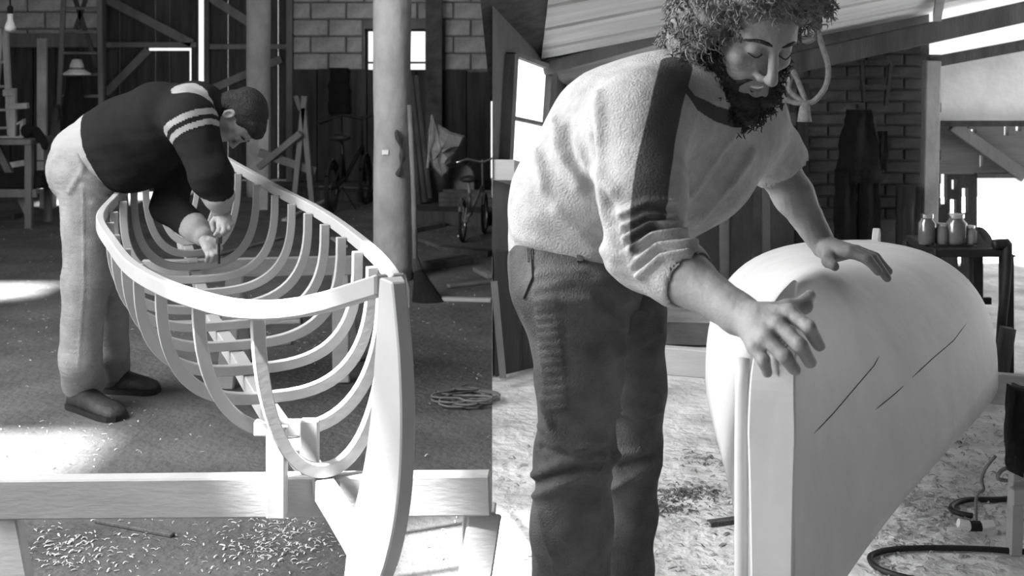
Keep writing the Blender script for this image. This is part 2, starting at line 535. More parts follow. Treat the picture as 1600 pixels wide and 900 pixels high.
# --- barn shell outside the frame: side wall and roof with skylights that let the sun in
LIT = [(-2.12, 4.38, .5, .36), (-.17, 3.1, .2, .75), (-3.28, 7.6, .30, .25), (-4.25, 12.3, .42, .5), (-3.75, 12.7, .25, .4)]   # floor spots: x, y, half sizes
ROOF_Z = 4.3
sh = [(x + SUN_DIR.x/SUN_DIR.z*ROOF_Z, y + SUN_DIR.y/SUN_DIR.z*ROOF_Z, a, b) for x, y, a, b in LIT]
holes = [(x-a, x+a, y-b, y+b) for x, y, a, b in sh]
rmb = MB(); tmp = panel(-9, 6.2, -3.2, 4.6, [h for h in holes if h[3] < 4.6], MB(), ROOF_Z, ROOF_Z+.12)
rmb.add([(v[0], v[2], v[1]) for v in tmp.v], tmp.f)
tmp = panel(-9, 0.2, 4.6, 14.4, [h for h in holes if h[3] >= 4.6], MB(), ROOF_Z, ROOF_Z+.12)
rmb.add([(v[0], v[2], v[1]) for v in tmp.v], tmp.f)
struct('ceiling', rmb, M_DARKWOOD)
struct('wall_left', panel(4.0, 14.4, 0, ROOF_Z, [], MB(), 0, .2), M_PLASTER)
o = bpy.data.objects['wall_left']; o.data.transform(Matrix(((0,1,0,-9.0),(1,0,0,0),(0,0,1,0),(0,0,0,1))))

# walls behind the camera and on the far right, outside the frame
struct('wall_front', MB().box((-2.5,-3.2,0), (6,-3,4.3)), M_WHITEWASH)
struct('wall_right', MB().box((6,-3,0), (6.2,7.2,4.3)), M_WHITEWASH)
# --- partition between barn and shed bay (a wedge-shaped stub wall)
TIP = Vector((30.6*-1/FPX*5.6, 5.6, 0)); COR = Vector((XR(885), YR, 0))
sl = (COR.x - TIP.x)/(COR.y - TIP.y)
def part_pt(px, py):
    """point on the shed-side face of the partition"""
    t = (px-800)/FPX; d = (TIP.x - sl*TIP.y)/(t - sl); return P(px, py, d)
far = 14.3
struct('wall_partition', MB().prism([(TIP.x, TIP.y, 0), (TIP.x/TIP.y*far, far, 0), (TIP.x+sl*(far-TIP.y), far, 0)], (0, 0, 2.6)), M_PLASTER)
nrm = Vector((1, -sl, 0)).normalized()
def wallquad(c, off, t):
    return [part_pt(*p) + nrm*off for p in c], nrm*t
w2 = root('window_2', part_pt(815, 260), None, None); w2['kind'] = 'structure'
pane_m = emat('daylit_pane', 1.1)
for c in ([(795,87),(849,105),(843,192),(790,181)], [(790,186),(843,198),(838,268),(786,252)]):
    q, t = wallquad(c, .004, .012); MB().prism(q, t).build('window_pane', pane_m, w2)
for c in ([(790,82),(858,104),(850,109),(793,88)], [(850,104),(859,106),(846,275),(838,268)], [(787,181),(846,193),(846,198),(787,186)], [(789,84),(795,87),(786,254),(780,254)]):
    q, t = wallquad(c, .0, .05); MB().prism(q, t).build('window_frame', M_GREYWOOD, w2)
sill = MB(); q, t = wallquad([(770,249),(840,268),(836,300),(770,281)], .0, .10); sill.prism(q, t); struct('trim_6', sill, M_TIMBER)

# --- shed bay: rear wall, boarded end, roof boards and rafters
def ZT(px): return ZR(150 - (px-885)*140/715)            # top of the rear wall under the sloping roof
rear = MB()
rear.prism([(COR.x, YR, 0), (XR(1452), YR, 0), (XR(1452), YR, ZT(1452)+.085), (COR.x, YR, ZT(885)+.085)], (0, .25, 0))
wall_rear = struct('wall_rear', rear, M_MORTAR)
brick_me = MB().box((-.12, -.025, -.034), (.12, .01, .034)).mesh('brick', 0.006); brick_me.materials.append(M_BRICK)
def brick_ok(x, z): return z < ZT(800 + x*FPX/YR) - .06
base = wloc(wall_rear); z = .04; r = 0
while z < 1.7:
    x = XR(1262) - (.125 if r % 2 else 0)
    while x < XR(1450):
        if x > XR(1250) and z > .38 and brick_ok(x-.12, z):
            o = bpy.data.objects.new('brick', brick_me); COL.objects.link(o); o.parent = wall_rear
            o.location = (x, YR - random.uniform(0, .008), z)
        x += .25
    z += .078; r += 1
# boarded end to the right of the post, with knot holes and gaps that show the sky
def RX(a, b, c, d): return (XR(a), XR(b), ZR(d), ZR(c))
struct('wall_end', MB().prism([(XR(1462),YR,ZR(192)), (XR(1720),YR,ZR(192)), (XR(1720),YR,ZR(49)), (XR(1462),YR,ZR(97))], (0,.08,0)), mat('limewashed_boarding', .85, .9, .15, 4, .2, 30))
hl = [RX(1459,1467,196,203), RX(1506,1514,190,203), RX(1517,1525,202,210), RX(1569,1576,192,212), RX(1587,1596,194,205), RX(1531,1537,243,262)]
struct('wall_end', panel(XR(1450), XR(1720), ZR(272), ZR(192), hl, MB(), YR, YR+.06), mat('grey_boarding', .20, .9, .25, 4, .3, 30, (.3,1,3)))
hl = [RX(1469,1480,268,320), RX(1487,1495,281,297), RX(1485,1495,312,346), RX(1503,1513,294,334), RX(1466,1474,353,362), RX(1500,1508,360,371), RX(1462,1471,390,400), RX(1497,1506,392,418), RX(1536,1543,395,404), RX(1533,1542,410,440)]
struct('wall_end', panel(XR(1450), XR(1527), 0, ZR(272), [h for h in hl if h[1] < XR(1527)], MB(), YR, YR+.06), M_DARKWOOD)
struct('trim_7', MB().bar(P(1488,196,7.94), P(1600,276,7.94), .05, .08), M_GREYWOOD, bevel=.005)
struct('trim_8', MB().bar(P(1462,193,7.93), P(1720,193,7.93), .06, .035), M_DARKWOOD)
struct('trim_9', MB().bar(P(1456,95,7.85), P(1449,436,7.85), .095, .09, up=(0,1,0)), M_COLUMN, bevel=.006)
struct('trim_10', MB().bar(P(1452,98,7.88), P(1720,48,7.88), .06, .07), M_MIDWOOD)
struct('trim_11', MB().bar(P(1525,274,7.95), P(1720,274,7.95), .06, .03), M_MIDWOOD)
# rafters
struct('trim_12', MB().bar(P(880,178,7.80), P(1720,-8,7.80), .12, .13), M_MIDWOOD, bevel=.006)
struct('trim_13', MB().bar(P(848,108,7.0), P(1260,-6,7.0), .10, .075), M_GREYWOOD, bevel=.006)
struct('trim_14', MB().bar(P(1464,28,7.7), P(1478,-60,6.9), .05, .05), M_COLUMN)
ceil2 = struct('ceiling', MB().add([(COR.x-.5, YR+.1, ZT(885)-.11+.07), (XR(1720), YR+.1, ZT(1720)+.07), (XR(1720), 4.6, ZT(1720)+.82), (COR.x-.5, 4.6, ZT(885)-.11+.82)], [(0,1,2,3)]), M_MIDWOOD)
roof_m = mat('pale_roof_boarding', .68, .85, .2, 3, .2, 30, (.4, 3, 1))
nb = 15
for k in range(nb):
    a, b = k/nb, (k+1)/nb - .004
    def rp(px, t, dz): return Vector((XR(px), YR+.1 + (4.6-YR-.1)*t, ZT(px)+.05+.75*t+dz))
    z0 = -.012*(k % 2)
    MB().loft([[rp(840,a,z0), rp(840,b,z0), rp(840,b,z0+.02), rp(840,a,z0+.02)], [rp(1720,a,z0), rp(1720,b,z0), rp(1720,b,z0+.02), rp(1720,a,z0+.02)]]).build('roof_board', roof_m, ceil2)
# ================================================================ THE CANOE FRAME (left)
BO = Vector((-0.235, 2.35)); BU = Vector((-0.350, 0.9367)); BR = Vector((0.9367, 0.350)); BL = 4.32
b_f = smooth_interp([0,.2,.445,.7,1.1,1.7,2.25,2.9,3.3,3.76,4.1,4.32], [.004,.085,.168,.24,.314,.36,.372,.315,.25,.16,.08,.018])
c_f = smooth_interp([0,.5,1.1,1.7,2.25,2.9,3.6,4.32], [0,-.04,-.064,-.07,-.078,-.05,-.02,0])
zs_f = smooth_interp([0,.2,.45,.7,1.1,2.2,2.9,3.3,3.76,4.32], [1.05,.978,.928,.912,.90,.90,.905,.93,.97,1.05])
zb_f = smooth_interp([0,.2,.45,.75,1.5,2.5,3.4,4.0,4.32], [.46,.50,.535,.54,.55,.55,.56,.60,.68])
def bp(s, off, z):
    q = BO + BU*s + BR*(off + c_f(s)); return Vector((q.x, q.y, z))
canoe = root('canoe_skeleton', bp(2.1, 0, .45), 'unplanked pale wooden canoe skeleton of bent ribs under the dark-sweatered man', 'canoe')
for sd in (-1, 1):
    rings = []
    for i in range(61):
        s = BL*i/60; b = sd*(b_f(s) + .012); z = zs_f(s); w, h = .014, .021
        rings.append([bp(s, b-w, z-h), bp(s, b+w, z-h), bp(s, b+w, z+h), bp(s, b-w, z+h)])
    g = MB().loft(rings).build('gunwale', M_BOATWOOD, canoe, .004)
def rib_curve(s, inset=0.0):
    b, zs, zb = b_f(s)-.006-inset, zs_f(s)-.005, zb_f(s)+inset
    n = interp([0,.45,.75,1.2,3.0,4.0], [1.8,2.15,2.4,3.0,3.0,2.0], s); out = []
    for i in range(33):
        t = math.pi*i/32; c, sn = math.cos(t), math.sin(t)
        out.append((math.copysign(abs(c)**(2/n), c)*-b, zs - (zs-zb)*abs(sn)**(2/n)))
    return out
for k in range(13):
    s = .45 + .298*k; a = rib_curve(s); i_ = rib_curve(s, .030); w = .012
    rings = [[bp(s-w, a[j][0], a[j][1]), bp(s+w, a[j][0], a[j][1]), bp(s+w, i_[j][0], i_[j][1]), bp(s-w, i_[j][0], i_[j][1])] for j in range(33)]
    MB().loft(rings).build('rib', M_BOATWOOD, canoe, .002)
# keelson bar under the ribs, running forward to the stem
rings = []
for i in range(41):
    s = .02 + (BL-.04)*i/40; z = zb_f(s) - .002; w, h = .022, .05
    rings.append([bp(s,-w,z-h), bp(s,w,z-h), bp(s,w,z), bp(s,-w,z)])
MB().loft(rings).build('keel', M_BOATWOOD, canoe, .003)
# curved stems: front edge narrow, back face wide
def stem(end):
    zs = np.linspace(.31, 1.065, 44); rings = []
    SF = smooth_interp([.31,.40,.50,.62,.78,.92,1.085], [.20,.09,.0,-.08,-.125,-.115,-.055]); SB = smooth_interp([.31,.40,.55,.75,1.0,1.085], [.06,.11,.15,.14,.085,.05])
    for z in zs:
        f = SF(z)  #interp([.40,.50,.62,.78,.92,1.085], [.11,.0,-.08,-.125,-.115,-.055], z)     # front edge
        bk = f + SB(z)
        hw = interp([.31,.40,.55,.9,1.085], [.02,.032,.046,.034,.022], z)
        S = (lambda s: s) if end == 0 else (lambda s: BL - s)
        zz = z if end == 0 else z*.75+.235
        rings.append([bp(S(f),-.014,zz), bp(S(f),.014,zz), bp(S(bk),hw,zz), bp(S(bk),-hw,zz)])
    MB().loft(rings).build('stem', M_BOATWOOD, canoe, .003)
_old = bp
def bp(s, off, z):
    q = BO + BU*s + BR*(off + c_f(min(max(s,0),BL))); return Vector((q.x, q.y, z))
stem(0); stem(1)
# upright cleats that hold the keel on the trestle
MB().bar(P(433,806,2.74), P(433,668,2.74), .042, .045, up=(0,1,0)).build('cleat', M_BOATWOOD, canoe, .003)
MB().bar(P(484,738,2.80), P(484,655,2.80), .042, .03, up=(0,1,0)).build('cleat', M_BOATWOOD, canoe, .003)
MB().bar(P(398,668,2.9), P(490,668,2.9), .03, .035).build('cross_bar', M_BOATWOOD, canoe, .003)

def trestle(name, a, b, h, t, legs, m, label, group=None, bev=.004):
    a, b = Vector(a), Vector(b); mid = (a+b)/2
    r = root(name, (mid.x, mid.y, 0), label, 'trestle', group)
    MB().bar(a - Vector((0,0,h/2)), b - Vector((0,0,h/2)), t, h).build('crossbeam', m, r, bev)
    for p, q in legs: MB().bar(p, q, .075, .04, up=(0,1,0)).build('leg', m, r, bev)
    return r
T1a, T1b = P(-14,746,2.84), P(767,738,2.76)
trestle('trestle', T1a, T1b, .092, .045,
        [(P(4,800,2.86), Vector((-1.06,2.74,0))), (P(0,800,2.86), Vector((-1.24,3.05,0))), (P(758,800,2.78), Vector((-.14,2.6,0))), (P(750,790,2.82), Vector((-.11,3.0,0)))],
        M_TIMBER, 'low trestle with a broad pale board under the near end of the ribbed canoe')
T2a, T2b = P(222,386,5.5), P(566,386,5.62)
T2a.z = T2b.z = .555
trestle('trestle', T2a, T2b, .085, .04,
        [(T2a+Vector((.42,0,-.07)), Vector((T2a.x+.40,5.4,0))), (T2a+Vector((.42,.05,-.07)), Vector((T2a.x+.40,5.8,0))), (T2b+Vector((-.10,0,-.07)), Vector((T2b.x-.08,5.5,0))), (T2b+Vector((-.10,.05,-.07)), Vector((T2b.x-.08,5.9,0)))],
        M_TIMBER, 'far trestle board seen through the ribs beneath the bent man\'s hands')

# ================================================================ THE PLANKED HULL, BOTTOM UP (right)
HO = Vector((0.450, 2.10)); HU = Vector((.3316, .9434)); HR = Vector((.9434, -.3316)); HL = 3.378
hb = smooth_interp([0,.12,.3,.6,1.0,1.4,1.8,2.2,2.7,3.1,3.378], [.036,.052,.092,.165,.272,.37,.435,.44,.34,.16,.03])
hD = smooth_interp([0,.5,1.2,1.7,2.4,3.0,3.378], [.60,.52,.44,.415,.42,.47,.52])
def hk(s):
    z = 1.035 - .105*s + .045*math.sin(math.pi*s/HL)
    if s < .16: z -= .085*(1 - s/.16)**2
    return z
def hp(s, off, z):
    q = HO + HU*s + HR*off; return Vector((q.x, q.y, z))
def hull_ring(s, n=41, grow=0.0):
    b, D, zk = hb(s)+grow, hD(s), hk(s)+grow; zg = 1.035-.105*s+.045*math.sin(math.pi*s/HL) - D
    e = interp([0,.3,.8,1.5,2.4,3.0,3.378], [2.4,1.6,1.75,2.7,2.9,1.9,1.4], s); out = []
    for i in range(n):
        t = math.pi*i/(n-1); c, sn = math.cos(t), math.sin(t)
        out.append(hp(s, -math.copysign(abs(c)**(2/e), c)*b, zg + (zk-zg)*abs(sn)**(2/e)))
    return out
hull = root('canoe_hull', hp(HL/2, 0, .42), 'smooth sanded canoe hull lying bottom up beside the bearded man', 'canoe')
hs = [HL*(i/56)**1.25 for i in range(57)]
hm = MB().loft([hull_ring(s) for s in hs], closed=False)
shell = hm.build('hull_skin', M_HULL, hull, smooth=True)
sm = shell.modifiers.new('thickness', 'SOLIDIFY'); sm.thickness = .012; sm.offset = -1
hull_bvh = BVHTree.FromPolygons([Vector(v) for v in hm.v], hm.f)
def ray(bvh, px, py):
    o = Vector((0,0,CAM_H)); d = (P(px,py,1) - o).normalized()
    return bvh.ray_cast(o, d)
# outer stem: broad flat strip that turns over onto the keel
prof = [(-.014,.40),(-.016,.55),(-.016,.75),(-.014,.86),(-.004,.93),(.03,.972),(.09,1.012),(.2,1.038),(.34,1.045)]
prof = catmull([(a,0,b) for a,b in prof], 4); rings = []
for i, p in enumerate(prof):
    q = prof[min(i+1,len(prof)-1)] - prof[max(i-1,0)]; nx, nz = -q.z, q.x; l = math.hypot(nx,nz); nx, nz = nx/l, nz/l
    w = interp([0, .35, .7, 1], [.032, .042, .036, .006], i/(len(prof)-1)); th = interp([0,.7,1],[.03,.024,.008], i/(len(prof)-1))
    rings.append([hp(p.x,-w,p.z), hp(p.x,w,p.z), hp(p.x-nx*th,w*.9,p.z-nz*th), hp(p.x-nx*th,-w*.9,p.z-nz*th)])
MB().loft(rings).build('outer_stem', M_HULL, hull, .004)
# bead along the left of the stem, and the far stem head that stands up
rings = []
for z in np.linspace(.42, .955, 14): rings.append(hp(interp([.42,.8,.93,.955],[.004,.004,.012,.03],z)+.01, -.056, z))
MB().tube(rings, .012, 8).build('stem_bead', M_HULL, hull, smooth=True)
zf = hk(HL)
MB().prism([hp(HL-.30,0,zf-.02), hp(HL-.02,0,zf+.055), hp(HL+.03,0,zf+.03), hp(HL+.03,0,zf-.40), hp(HL-.03,0,zf-.35), hp(HL-.06,0,zf-.05)], (HR.x*.03, HR.y*.03, 0)).build('stem_head', M_HULL, hull, .004)
for pts in ([(1272,677),(1300,648),(1335,607),(1365,572),(1378,548)], [(1425,590),(1455,562),(1490,532),(1520,492)], [(1368,640),(1395,618),(1420,596)]):
    q = []
    for a, b in zip(pts[:-1], pts[1:]):
        for t in (0, .34, .67):
            h = ray(hull_bvh, a[0]+(b[0]-a[0])*t, a[1]+(b[1]-a[1])*t)
            if h[0]: q.append(h[0] + h[1]*(.0004 if h[1].y < 0 else -.0004))
    if len(q) > 2: MB().tube(q, [.0003]+[.0012]*(len(q)-2)+[.0003], 5).build('seam_crack', M_DARKWOOD, hull)
for sd in (-1, 1):       # sheer strips along the open rim
    rings = []
    for i in range(41):
        s = .02 + (HL-.04)*i/40; b = hb(s)*sd; zg = 1.035-.105*s+.045*math.sin(math.pi*s/HL) - hD(s)
        rings.append([hp(s,b-.012*sd-.008,zg), hp(s,b-.012*sd+.008,zg), hp(s,b-.012*sd+.008,zg+.03), hp(s,b-.012*sd-.008,zg+.03)])
    MB().loft(rings).build('sheer_strip', M_HULL, hull, .002)
Ta, Tb = hp(2.25,-.80,0), hp(2.25,.98,0)
zt = 1.035-.105*2.25+.045*math.sin(math.pi*2.25/HL)-hD(2.25) - .002
Ta.z = Tb.z = zt
Lx = Vector((HU.x, HU.y, 0))
trestle('trestle', Ta, Tb, .10, .045,
        [(Ta+Vector((.44,-.15,-.06)), Vector((Ta.x+.42,Ta.y-.15,0))-Lx*.10), (Ta+Vector((.36,-.12,-.06)), Vector((Ta.x+.33,Ta.y-.12,0))+Lx*.22),
         (Tb+Vector((-.06,0,-.06)), Vector((Tb.x-.04,Tb.y,0))-Lx*.22), (Tb+Vector((-.06,0,-.06)), Vector((Tb.x-.04,Tb.y,0))+Lx*.22)],
        M_TIMBER, 'pale trestle board carrying the upturned hull, sticking out on both sides')
Ta, Tb = hp(.42,-.55,0), hp(.42,.62,0); zt = 1.035-.105*.42+.045*math.sin(math.pi*.42/HL)-hD(.42)-.002
# ================================================================ BARN CLUTTER (left)
def lathe_obj(name, c, prof, m, parent=None, n=24): return MB().lathe(c, prof, n).build(name, m, parent, smooth=False)

# --- round columns
def column(px, d, r, label):
    x = (px-800)/FPX*d; ro = root('column', (x, d, 0), label, 'column', 'round columns holding the barn roof')
    rings = []
    for i in range(41):
        z = 4.3*i/40
        rings.append([Vector((x + math.cos(2*math.pi*k/28)*r*(1+.025*math.sin(3.1*z+k)+.02*math.sin(7*z+2*k)), d + math.sin(2*math.pi*k/28)*r*(1+.02*math.sin(5*z+k)), z)) for k in range(28)])
    MB().loft(rings).build('shaft', M_COLUMN, ro, smooth=True)
    return ro, x
c1, x1 = column(613, 8.0, .124, 'thick nearer round column beside the leaning broom')
column(404, 12.6, .122, 'far round column behind the bent man\'s head')
pts = [P(619,203,7.88), P(625,222,7.87), P(629,240,7.875), P(627,258,7.87), P(622,276,7.88)]
MB().tube(catmull(pts, 4), [.006]+[.018+.008*math.sin(i) for i in range(15)]+[.004], 6).build('torn_gash', M_DARKWOOD, c1)
MB().bar(P(607,238,7.875), P(597,238,7.877), .03, .012, up=(0,1,0)).build('pale_scar', M_WHITE, c1)

# --- broom leaning on the column
b0, b1 = P(640,165,7.83), P(649,412,7.36)
br = root('broom', onfloor(660,470), 'long-handled dark-bristled broom leaning against the near column', 'broom')
MB().tube([b0, b0.lerp(b1,.5)+Vector((.006,0,0)), b1], .0165, 8).build('handle', M_GREYWOOD, br, smooth=True)
MB().tube([b1+Vector((0,0,.03)), b1+Vector((.02,-.02,-.04))], [.022,.035], 10).build('ferrule', M_DARKWOOD, br)
e0 = b1+Vector((.02,-.02,-.03)); rings = []
for t, w, h in ((0,.03,.03),(.4,.06,.045),(1,.11,.06)):
    c = e0.lerp(onfloor(669,471,.0), t); rings.append([c+Vector((w*math.cos(a)*.9, h*math.sin(a), 0)) for a in np.linspace(0, 2*math.pi, 16)[:-1]])
MB().loft(rings).build('bristles', M_BLACK, br)

# --- hanging dark cloth on the wall
def drape(name, px0, px1, py0, py1, d, m, label, cat, seed=0, depth=.05, narrow=.85, parent=None, th=.05):
    rings = []; rr = random.Random(seed); n = 15
    for i in range(n):
        t = i/(n-1); py = py0 + (py1-py0)*t; w = (px1-px0)/2*(narrow+(1-narrow)*math.sin(math.pi*min(t*1.3,1)/2)); c = (px0+px1)/2 + rr.uniform(-1,1)
        ring = []
        for k in range(16):
            a = 2*math.pi*k/16; q = P(c + w*math.cos(a)*(1+.06*math.sin(3*t*5+k)), py, d)
            ring.append(q + Vector((0, math.sin(a)*th*(1+.5*math.sin(k*2.3+t*2)), 0)))
        rings.append(ring)
    o = MB().loft(rings).build(name, m, parent, smooth=True)
    if label: tag(o, label, cat)
    return o
drape('hanging_cloth', 513, 547, 106, 178, 13.9, M_BLACK, 'black cloth hanging over the dark wall boards left of the thick column', 'cloth', 3)

# --- leaning poles right of the column
for k, (a, b) in enumerate((((642,118),(664,268)), ((650,118),(672,262)), ((637,125),(655,272)))):
    o = MB().tube([P(a[0],a[1],12.2), P(b[0],b[1]+48,11.9)], .028, 8).build('wooden_pole', M_MIDWOOD, smooth=True)
    tag(o, ('middle of three dark poles leaning behind the thick column', 'rightmost of three dark poles, beside the crumpled sack', 'leftmost of three dark poles, mostly hidden by the thick column')[k], 'pole', 'poles leaning behind the column')

# --- crossed timber stand
ts = root('sawhorse', onfloor(465,318), 'rough grey sawhorse of crossed timbers right of the bent man\'s head', 'sawhorse')
D = 11.3
for a, b, w in (((476,150),(458,331),.06), ((474,168),(489,331),.06), ((404,238),(493,268),.075), ((404,262),(470,208),.06), ((462,150),(470,172),.03)):
    MB().bar(P(*a,D), P(*b,D+(0 if b[1] > 300 else random.uniform(-.1,.1))), .05, w, up=(0,0,1)).build('timber', M_GREYWOOD, ts, .004)
o = MB().prism([P(404,200,11.5), P(420,186,11.5), onfloor(418,328), onfloor(402,328)], (0,.02,0)).build('offcut_board', M_COLUMN); tag(o, 'pale triangular offcut board standing behind the bent man\'s head', 'board')

# --- sack, bucket, chair back, crate
ro = root('sack', P(690,262,12.1), 'crumpled pale sack with pointed corner standing behind the bicycle', 'sack')
out = [(675,178),(686,192),(703,207),(726,214),(722,226),(712,236),(706,252),(702,272),(690,276),(676,262),(666,266),(664,236),(668,206)]
cx, cy = 690, 235
rings = []
for t, dd in ((0.0,.14),(.55,.13),(.9,.06),(1,.0),(.9,-.05),(.5,-.12),(0.0,-.14)):
    rings.append([P(cx+(a-cx)*max(t,.02)+2*math.sin(i*2.1+t*3), cy+(b-cy)*max(t,.02)+2*math.cos(i*1.7+t*5), 12.1) + Vector((0, dd*1.0+.03*math.sin(i*2.7), 0)) for i,(a,b) in enumerate(out)])
MB().loft(rings).build('sackcloth', M_PAPER, ro)
MB().tube([P(675,180,11.97), P(672,215,11.93), P(668,262,11.94)], .012, 6).build('hem', M_PAPER, ro)
bx = onfloor(676,312); bk = root('tub', bx, 'grey tub under the crumpled sack behind the bicycle', 'tub')
MB().lathe(bx, [(.16,0),(.185,.30),(.2,.31),(.2,.33),(.18,.33),(.15,.03)], 24).build('body', M_GREYMETAL, bk, smooth=True)
MB().tube([bx+Vector((.2*math.cos(a), .2*math.sin(a), .32)) for a in np.linspace(0,2*math.pi,25)[:-1]], .012, 6, closed=True).build('rim', M_GREYMETAL, bk)
q = [onfloor(701,310), onfloor(741,310)] + [P(721+20*math.cos(a), 276-20*math.sin(a), 2850/230) for a in np.linspace(0, math.pi, 9)]
o = MB().prism(q, (0,.12,0)).build('rounded_panel', M_GREYMETAL, None, .01); o.location.z -= .0; tag(o, 'grey round-topped panel standing behind the wooden crate', 'panel')
cr = root('crate', onfloor(722,322), 'low pale wooden crate of slats right of the broom', 'crate')
for py in (304, 312, 319):
    MB().bar(P(686,py,11.75), P(768,py+2,11.75), .015, .04).build('slat', M_MIDWOOD, cr)
    MB().bar(P(692,py-5,12.1), P(768,py-4,12.1), .015, .04).build('slat', M_MIDWOOD, cr)
for px in (688, 764): MB().bar(P(px,301,11.78), P(px,322,11.78), .03, .03, up=(0,1,0)).build('corner_post', M_MIDWOOD, cr)
MB().bar(P(727,321,11.77), P(727,321,12.1), .46, .01).build('bottom_board', M_MIDWOOD, cr)

# --- small folding bicycle seen end on
def bicycle(base, sc, label, m, chrome):
    r = root('bicycle', base, label, 'bicycle'); B = Vector(base)
    def q(x, y, z): return B + Vector((x*sc, y*sc, z*sc))
    for x, y in ((-.08,-.30), (.14,.32)):
        w = MB().tube([q(x+.02*math.cos(a), y+.2*math.cos(a), .22+.2*math.sin(a)) for a in np.linspace(0,2*math.pi,29)[:-1]], .02*sc, 6, closed=True).build('tyre', M_RUBBER, r)
        MB().tube([q(x+.02*math.cos(a), y+.17*math.cos(a), .22+.17*math.sin(a)) for a in np.linspace(0,2*math.pi,29)[:-1]], .008*sc, 5, closed=True).build('rim', chrome, r)
        sp = MB()
        for k in range(10):
            a = math.pi*k/10*2; sp.tube([q(x,y,.22), q(x+.02*math.cos(a), y+.17*math.cos(a), .22+.17*math.sin(a))], .0025*sc, 3)
        sp.build('spokes', chrome, r)
        MB().tube([q(x+.2*.1*math.cos(a), y+.245*math.cos(a), .22+.245*math.sin(a)) for a in np.linspace(.2,2.6,12)], .018*sc, 6).build('mudguard', chrome, r)
    f = MB()
    f.tube([q(-.06,-.30,.22), q(.0,-.02,.28), q(.12,.26,.55), q(.13,.30,.22)], .02*sc, 8).tube([q(0,-.02,.25), q(-.02,-.12,.62)], .016*sc, 8)
    f.tube([q(-.06,-.30,.22), q(-.02,-.11,.5)], .01*sc, 6)
    f.build('frame', m, r, smooth=True)
    MB().tube([q(.12,.26,.5), q(.115,.22,.83)], .012*sc, 8).build('stem', chrome, r)
    MB().tube([q(-.18,.12,.80), q(-.05,.2,.84), q(.115,.22,.80), q(.27,.26,.86), q(.40,.2,.80)], .012*sc, 8).build('handlebar', chrome, r, smooth=True)
    MB().tube([q(-.26,.06,.78), q(-.17,.12,.80)], .02*sc, 8).build('grip', M_RUBBER, r)
    MB().loft([[q(-.02+w*math.cos(a), y, .66+h*math.sin(a)) for a in np.linspace(0,2*math.pi,13)[:-1]] for y, w, h in ((-.26,.07,.02),(-.22,.1,.035),(-.12,.08,.035),(0,.03,.025),(.05,.015,.015))]).build('saddle', M_RUBBER, r, smooth=True)
    MB().tube([q(-.14,-.05,.02), q(-.02,-.05,.2), q(.1,-.05,.0)], .01*sc, 6).build('kickstand', chrome, r)
    return r
bb = onfloor(736, 372); bicycle(bb, .74, 'small chrome-fitted folding bicycle at the edge beside the crate', M_GREYMETAL, M_CHROME)
bb = onfloor(540, 326); bicycle(bb, 1.05, 'dark bicycle in the gloom under the hanging black cloth', M_DARKMETAL, M_DARKMETAL)

# --- long planks and offcuts lying on the barn floor
def plank(a, b, w, t, m, label, group=None, lift=0.0):
    a = onfloor(*a, lift + t/2); b = onfloor(*b, lift + t/2)
    o = MB().bar(a, b, w, t).build('plank', m, None, min(.004, t/4)); tag(o, label, 'plank', group); return o
plank((425,300),(585,306), .30, .10, M_DARKWOOD, 'thick dark beam on the floor behind the crossed timber sawhorse')
plank((500,292),(582,296), .06, .03, M_GREYWOOD, 'thin pale-edged batten near the wall left of the thick column')
plank((640,335),(768,340), .35, .12, M_DARKWOOD, 'dark beam lying under the crate and tub')
plank((646,466),(768,469), .05, .022, M_BOATWOOD, 'long pale lath on the floor right of the canoe stem')
plank((444,344),(512,312), .05, .025, M_BOATWOOD, 'pale stick lying beyond the far gunwale near the column')
plank((520,372),(540,385), .04, .02, M_BOATWOOD, 'short pale stick between the canoe ribs and the column')
plank((668,415),(735,405), .12, .05, M_MIDWOOD, 'grey-brown board lying right of the broom bristles', 'scrap boards right of the broom')
plank((700,447),(768,440), .05, .02, M_GREYWOOD, 'thin grey strip on the floor above the long pale lath')
plank((690,388),(768,396), .10, .04, M_DARKWOOD, 'dark board on the floor below the bicycle')
plank((655,372),(712,392), .09, .03, M_MIDWOOD, 'slanting brown board between broom and bicycle')
plank((745,420),(768,432), .06, .03, M_GREYWOOD, 'short grey board end at the partition')
plank((150,813),(271,836), .022, .012, M_MIDWOOD, 'thin stick on the ground below the broad trestle board')
plank((335,400),(440,372), .05, .02, M_GREYWOOD, 'grey strip under the canoe between two ribs')
plank((260,507),(470,500), .10, .02, M_BOATWOOD, 'pale board on the ground under the middle of the canoe')
plank((330,545),(452,533), .09, .02, M_BOATWOOD, 'second pale board on the ground under the canoe')
plank((640,360),(690,350), .10, .04, M_MIDWOOD, 'brown board behind the broom handle')

# --- left: workbench, ladder, lamp, hat and coat
tb = root('workbench', onfloor(30,350), 'old grey workbench at the left edge with a slanting brace', 'workbench')
DT = 10.5
MB().bar(P(-60,219,DT), P(66,219,DT), .5, .045).build('top', M_GREYWOOD, tb, .004)
for dy in (-.2, .22):
    q = P(60,222,DT); MB().bar((q.x,DT+dy,q.z), (q.x,DT+dy,0), .06, .06, up=(0,1,0)).build('leg', M_GREYWOOD, tb, .004)
    q = P(-50,222,DT); MB().bar((q.x,DT+dy,q.z), (q.x,DT+dy,0), .06, .06, up=(0,1,0)).build('leg', M_GREYWOOD, tb, .004)
MB().bar(P(-60,302,DT-.2), P(58,302,DT-.2), .03, .07).build('rail', M_GREYWOOD, tb, .004)
MB().bar(P(-5,228,DT), P(47,338,DT), .05, .06, up=(0,0,1)).build('brace', M_GREYWOOD, tb, .004)
MB().bar(P(-60,280,DT), P(78,280,DT), .36, .12).build('lower_shelf', M_BLACK, tb, .01)
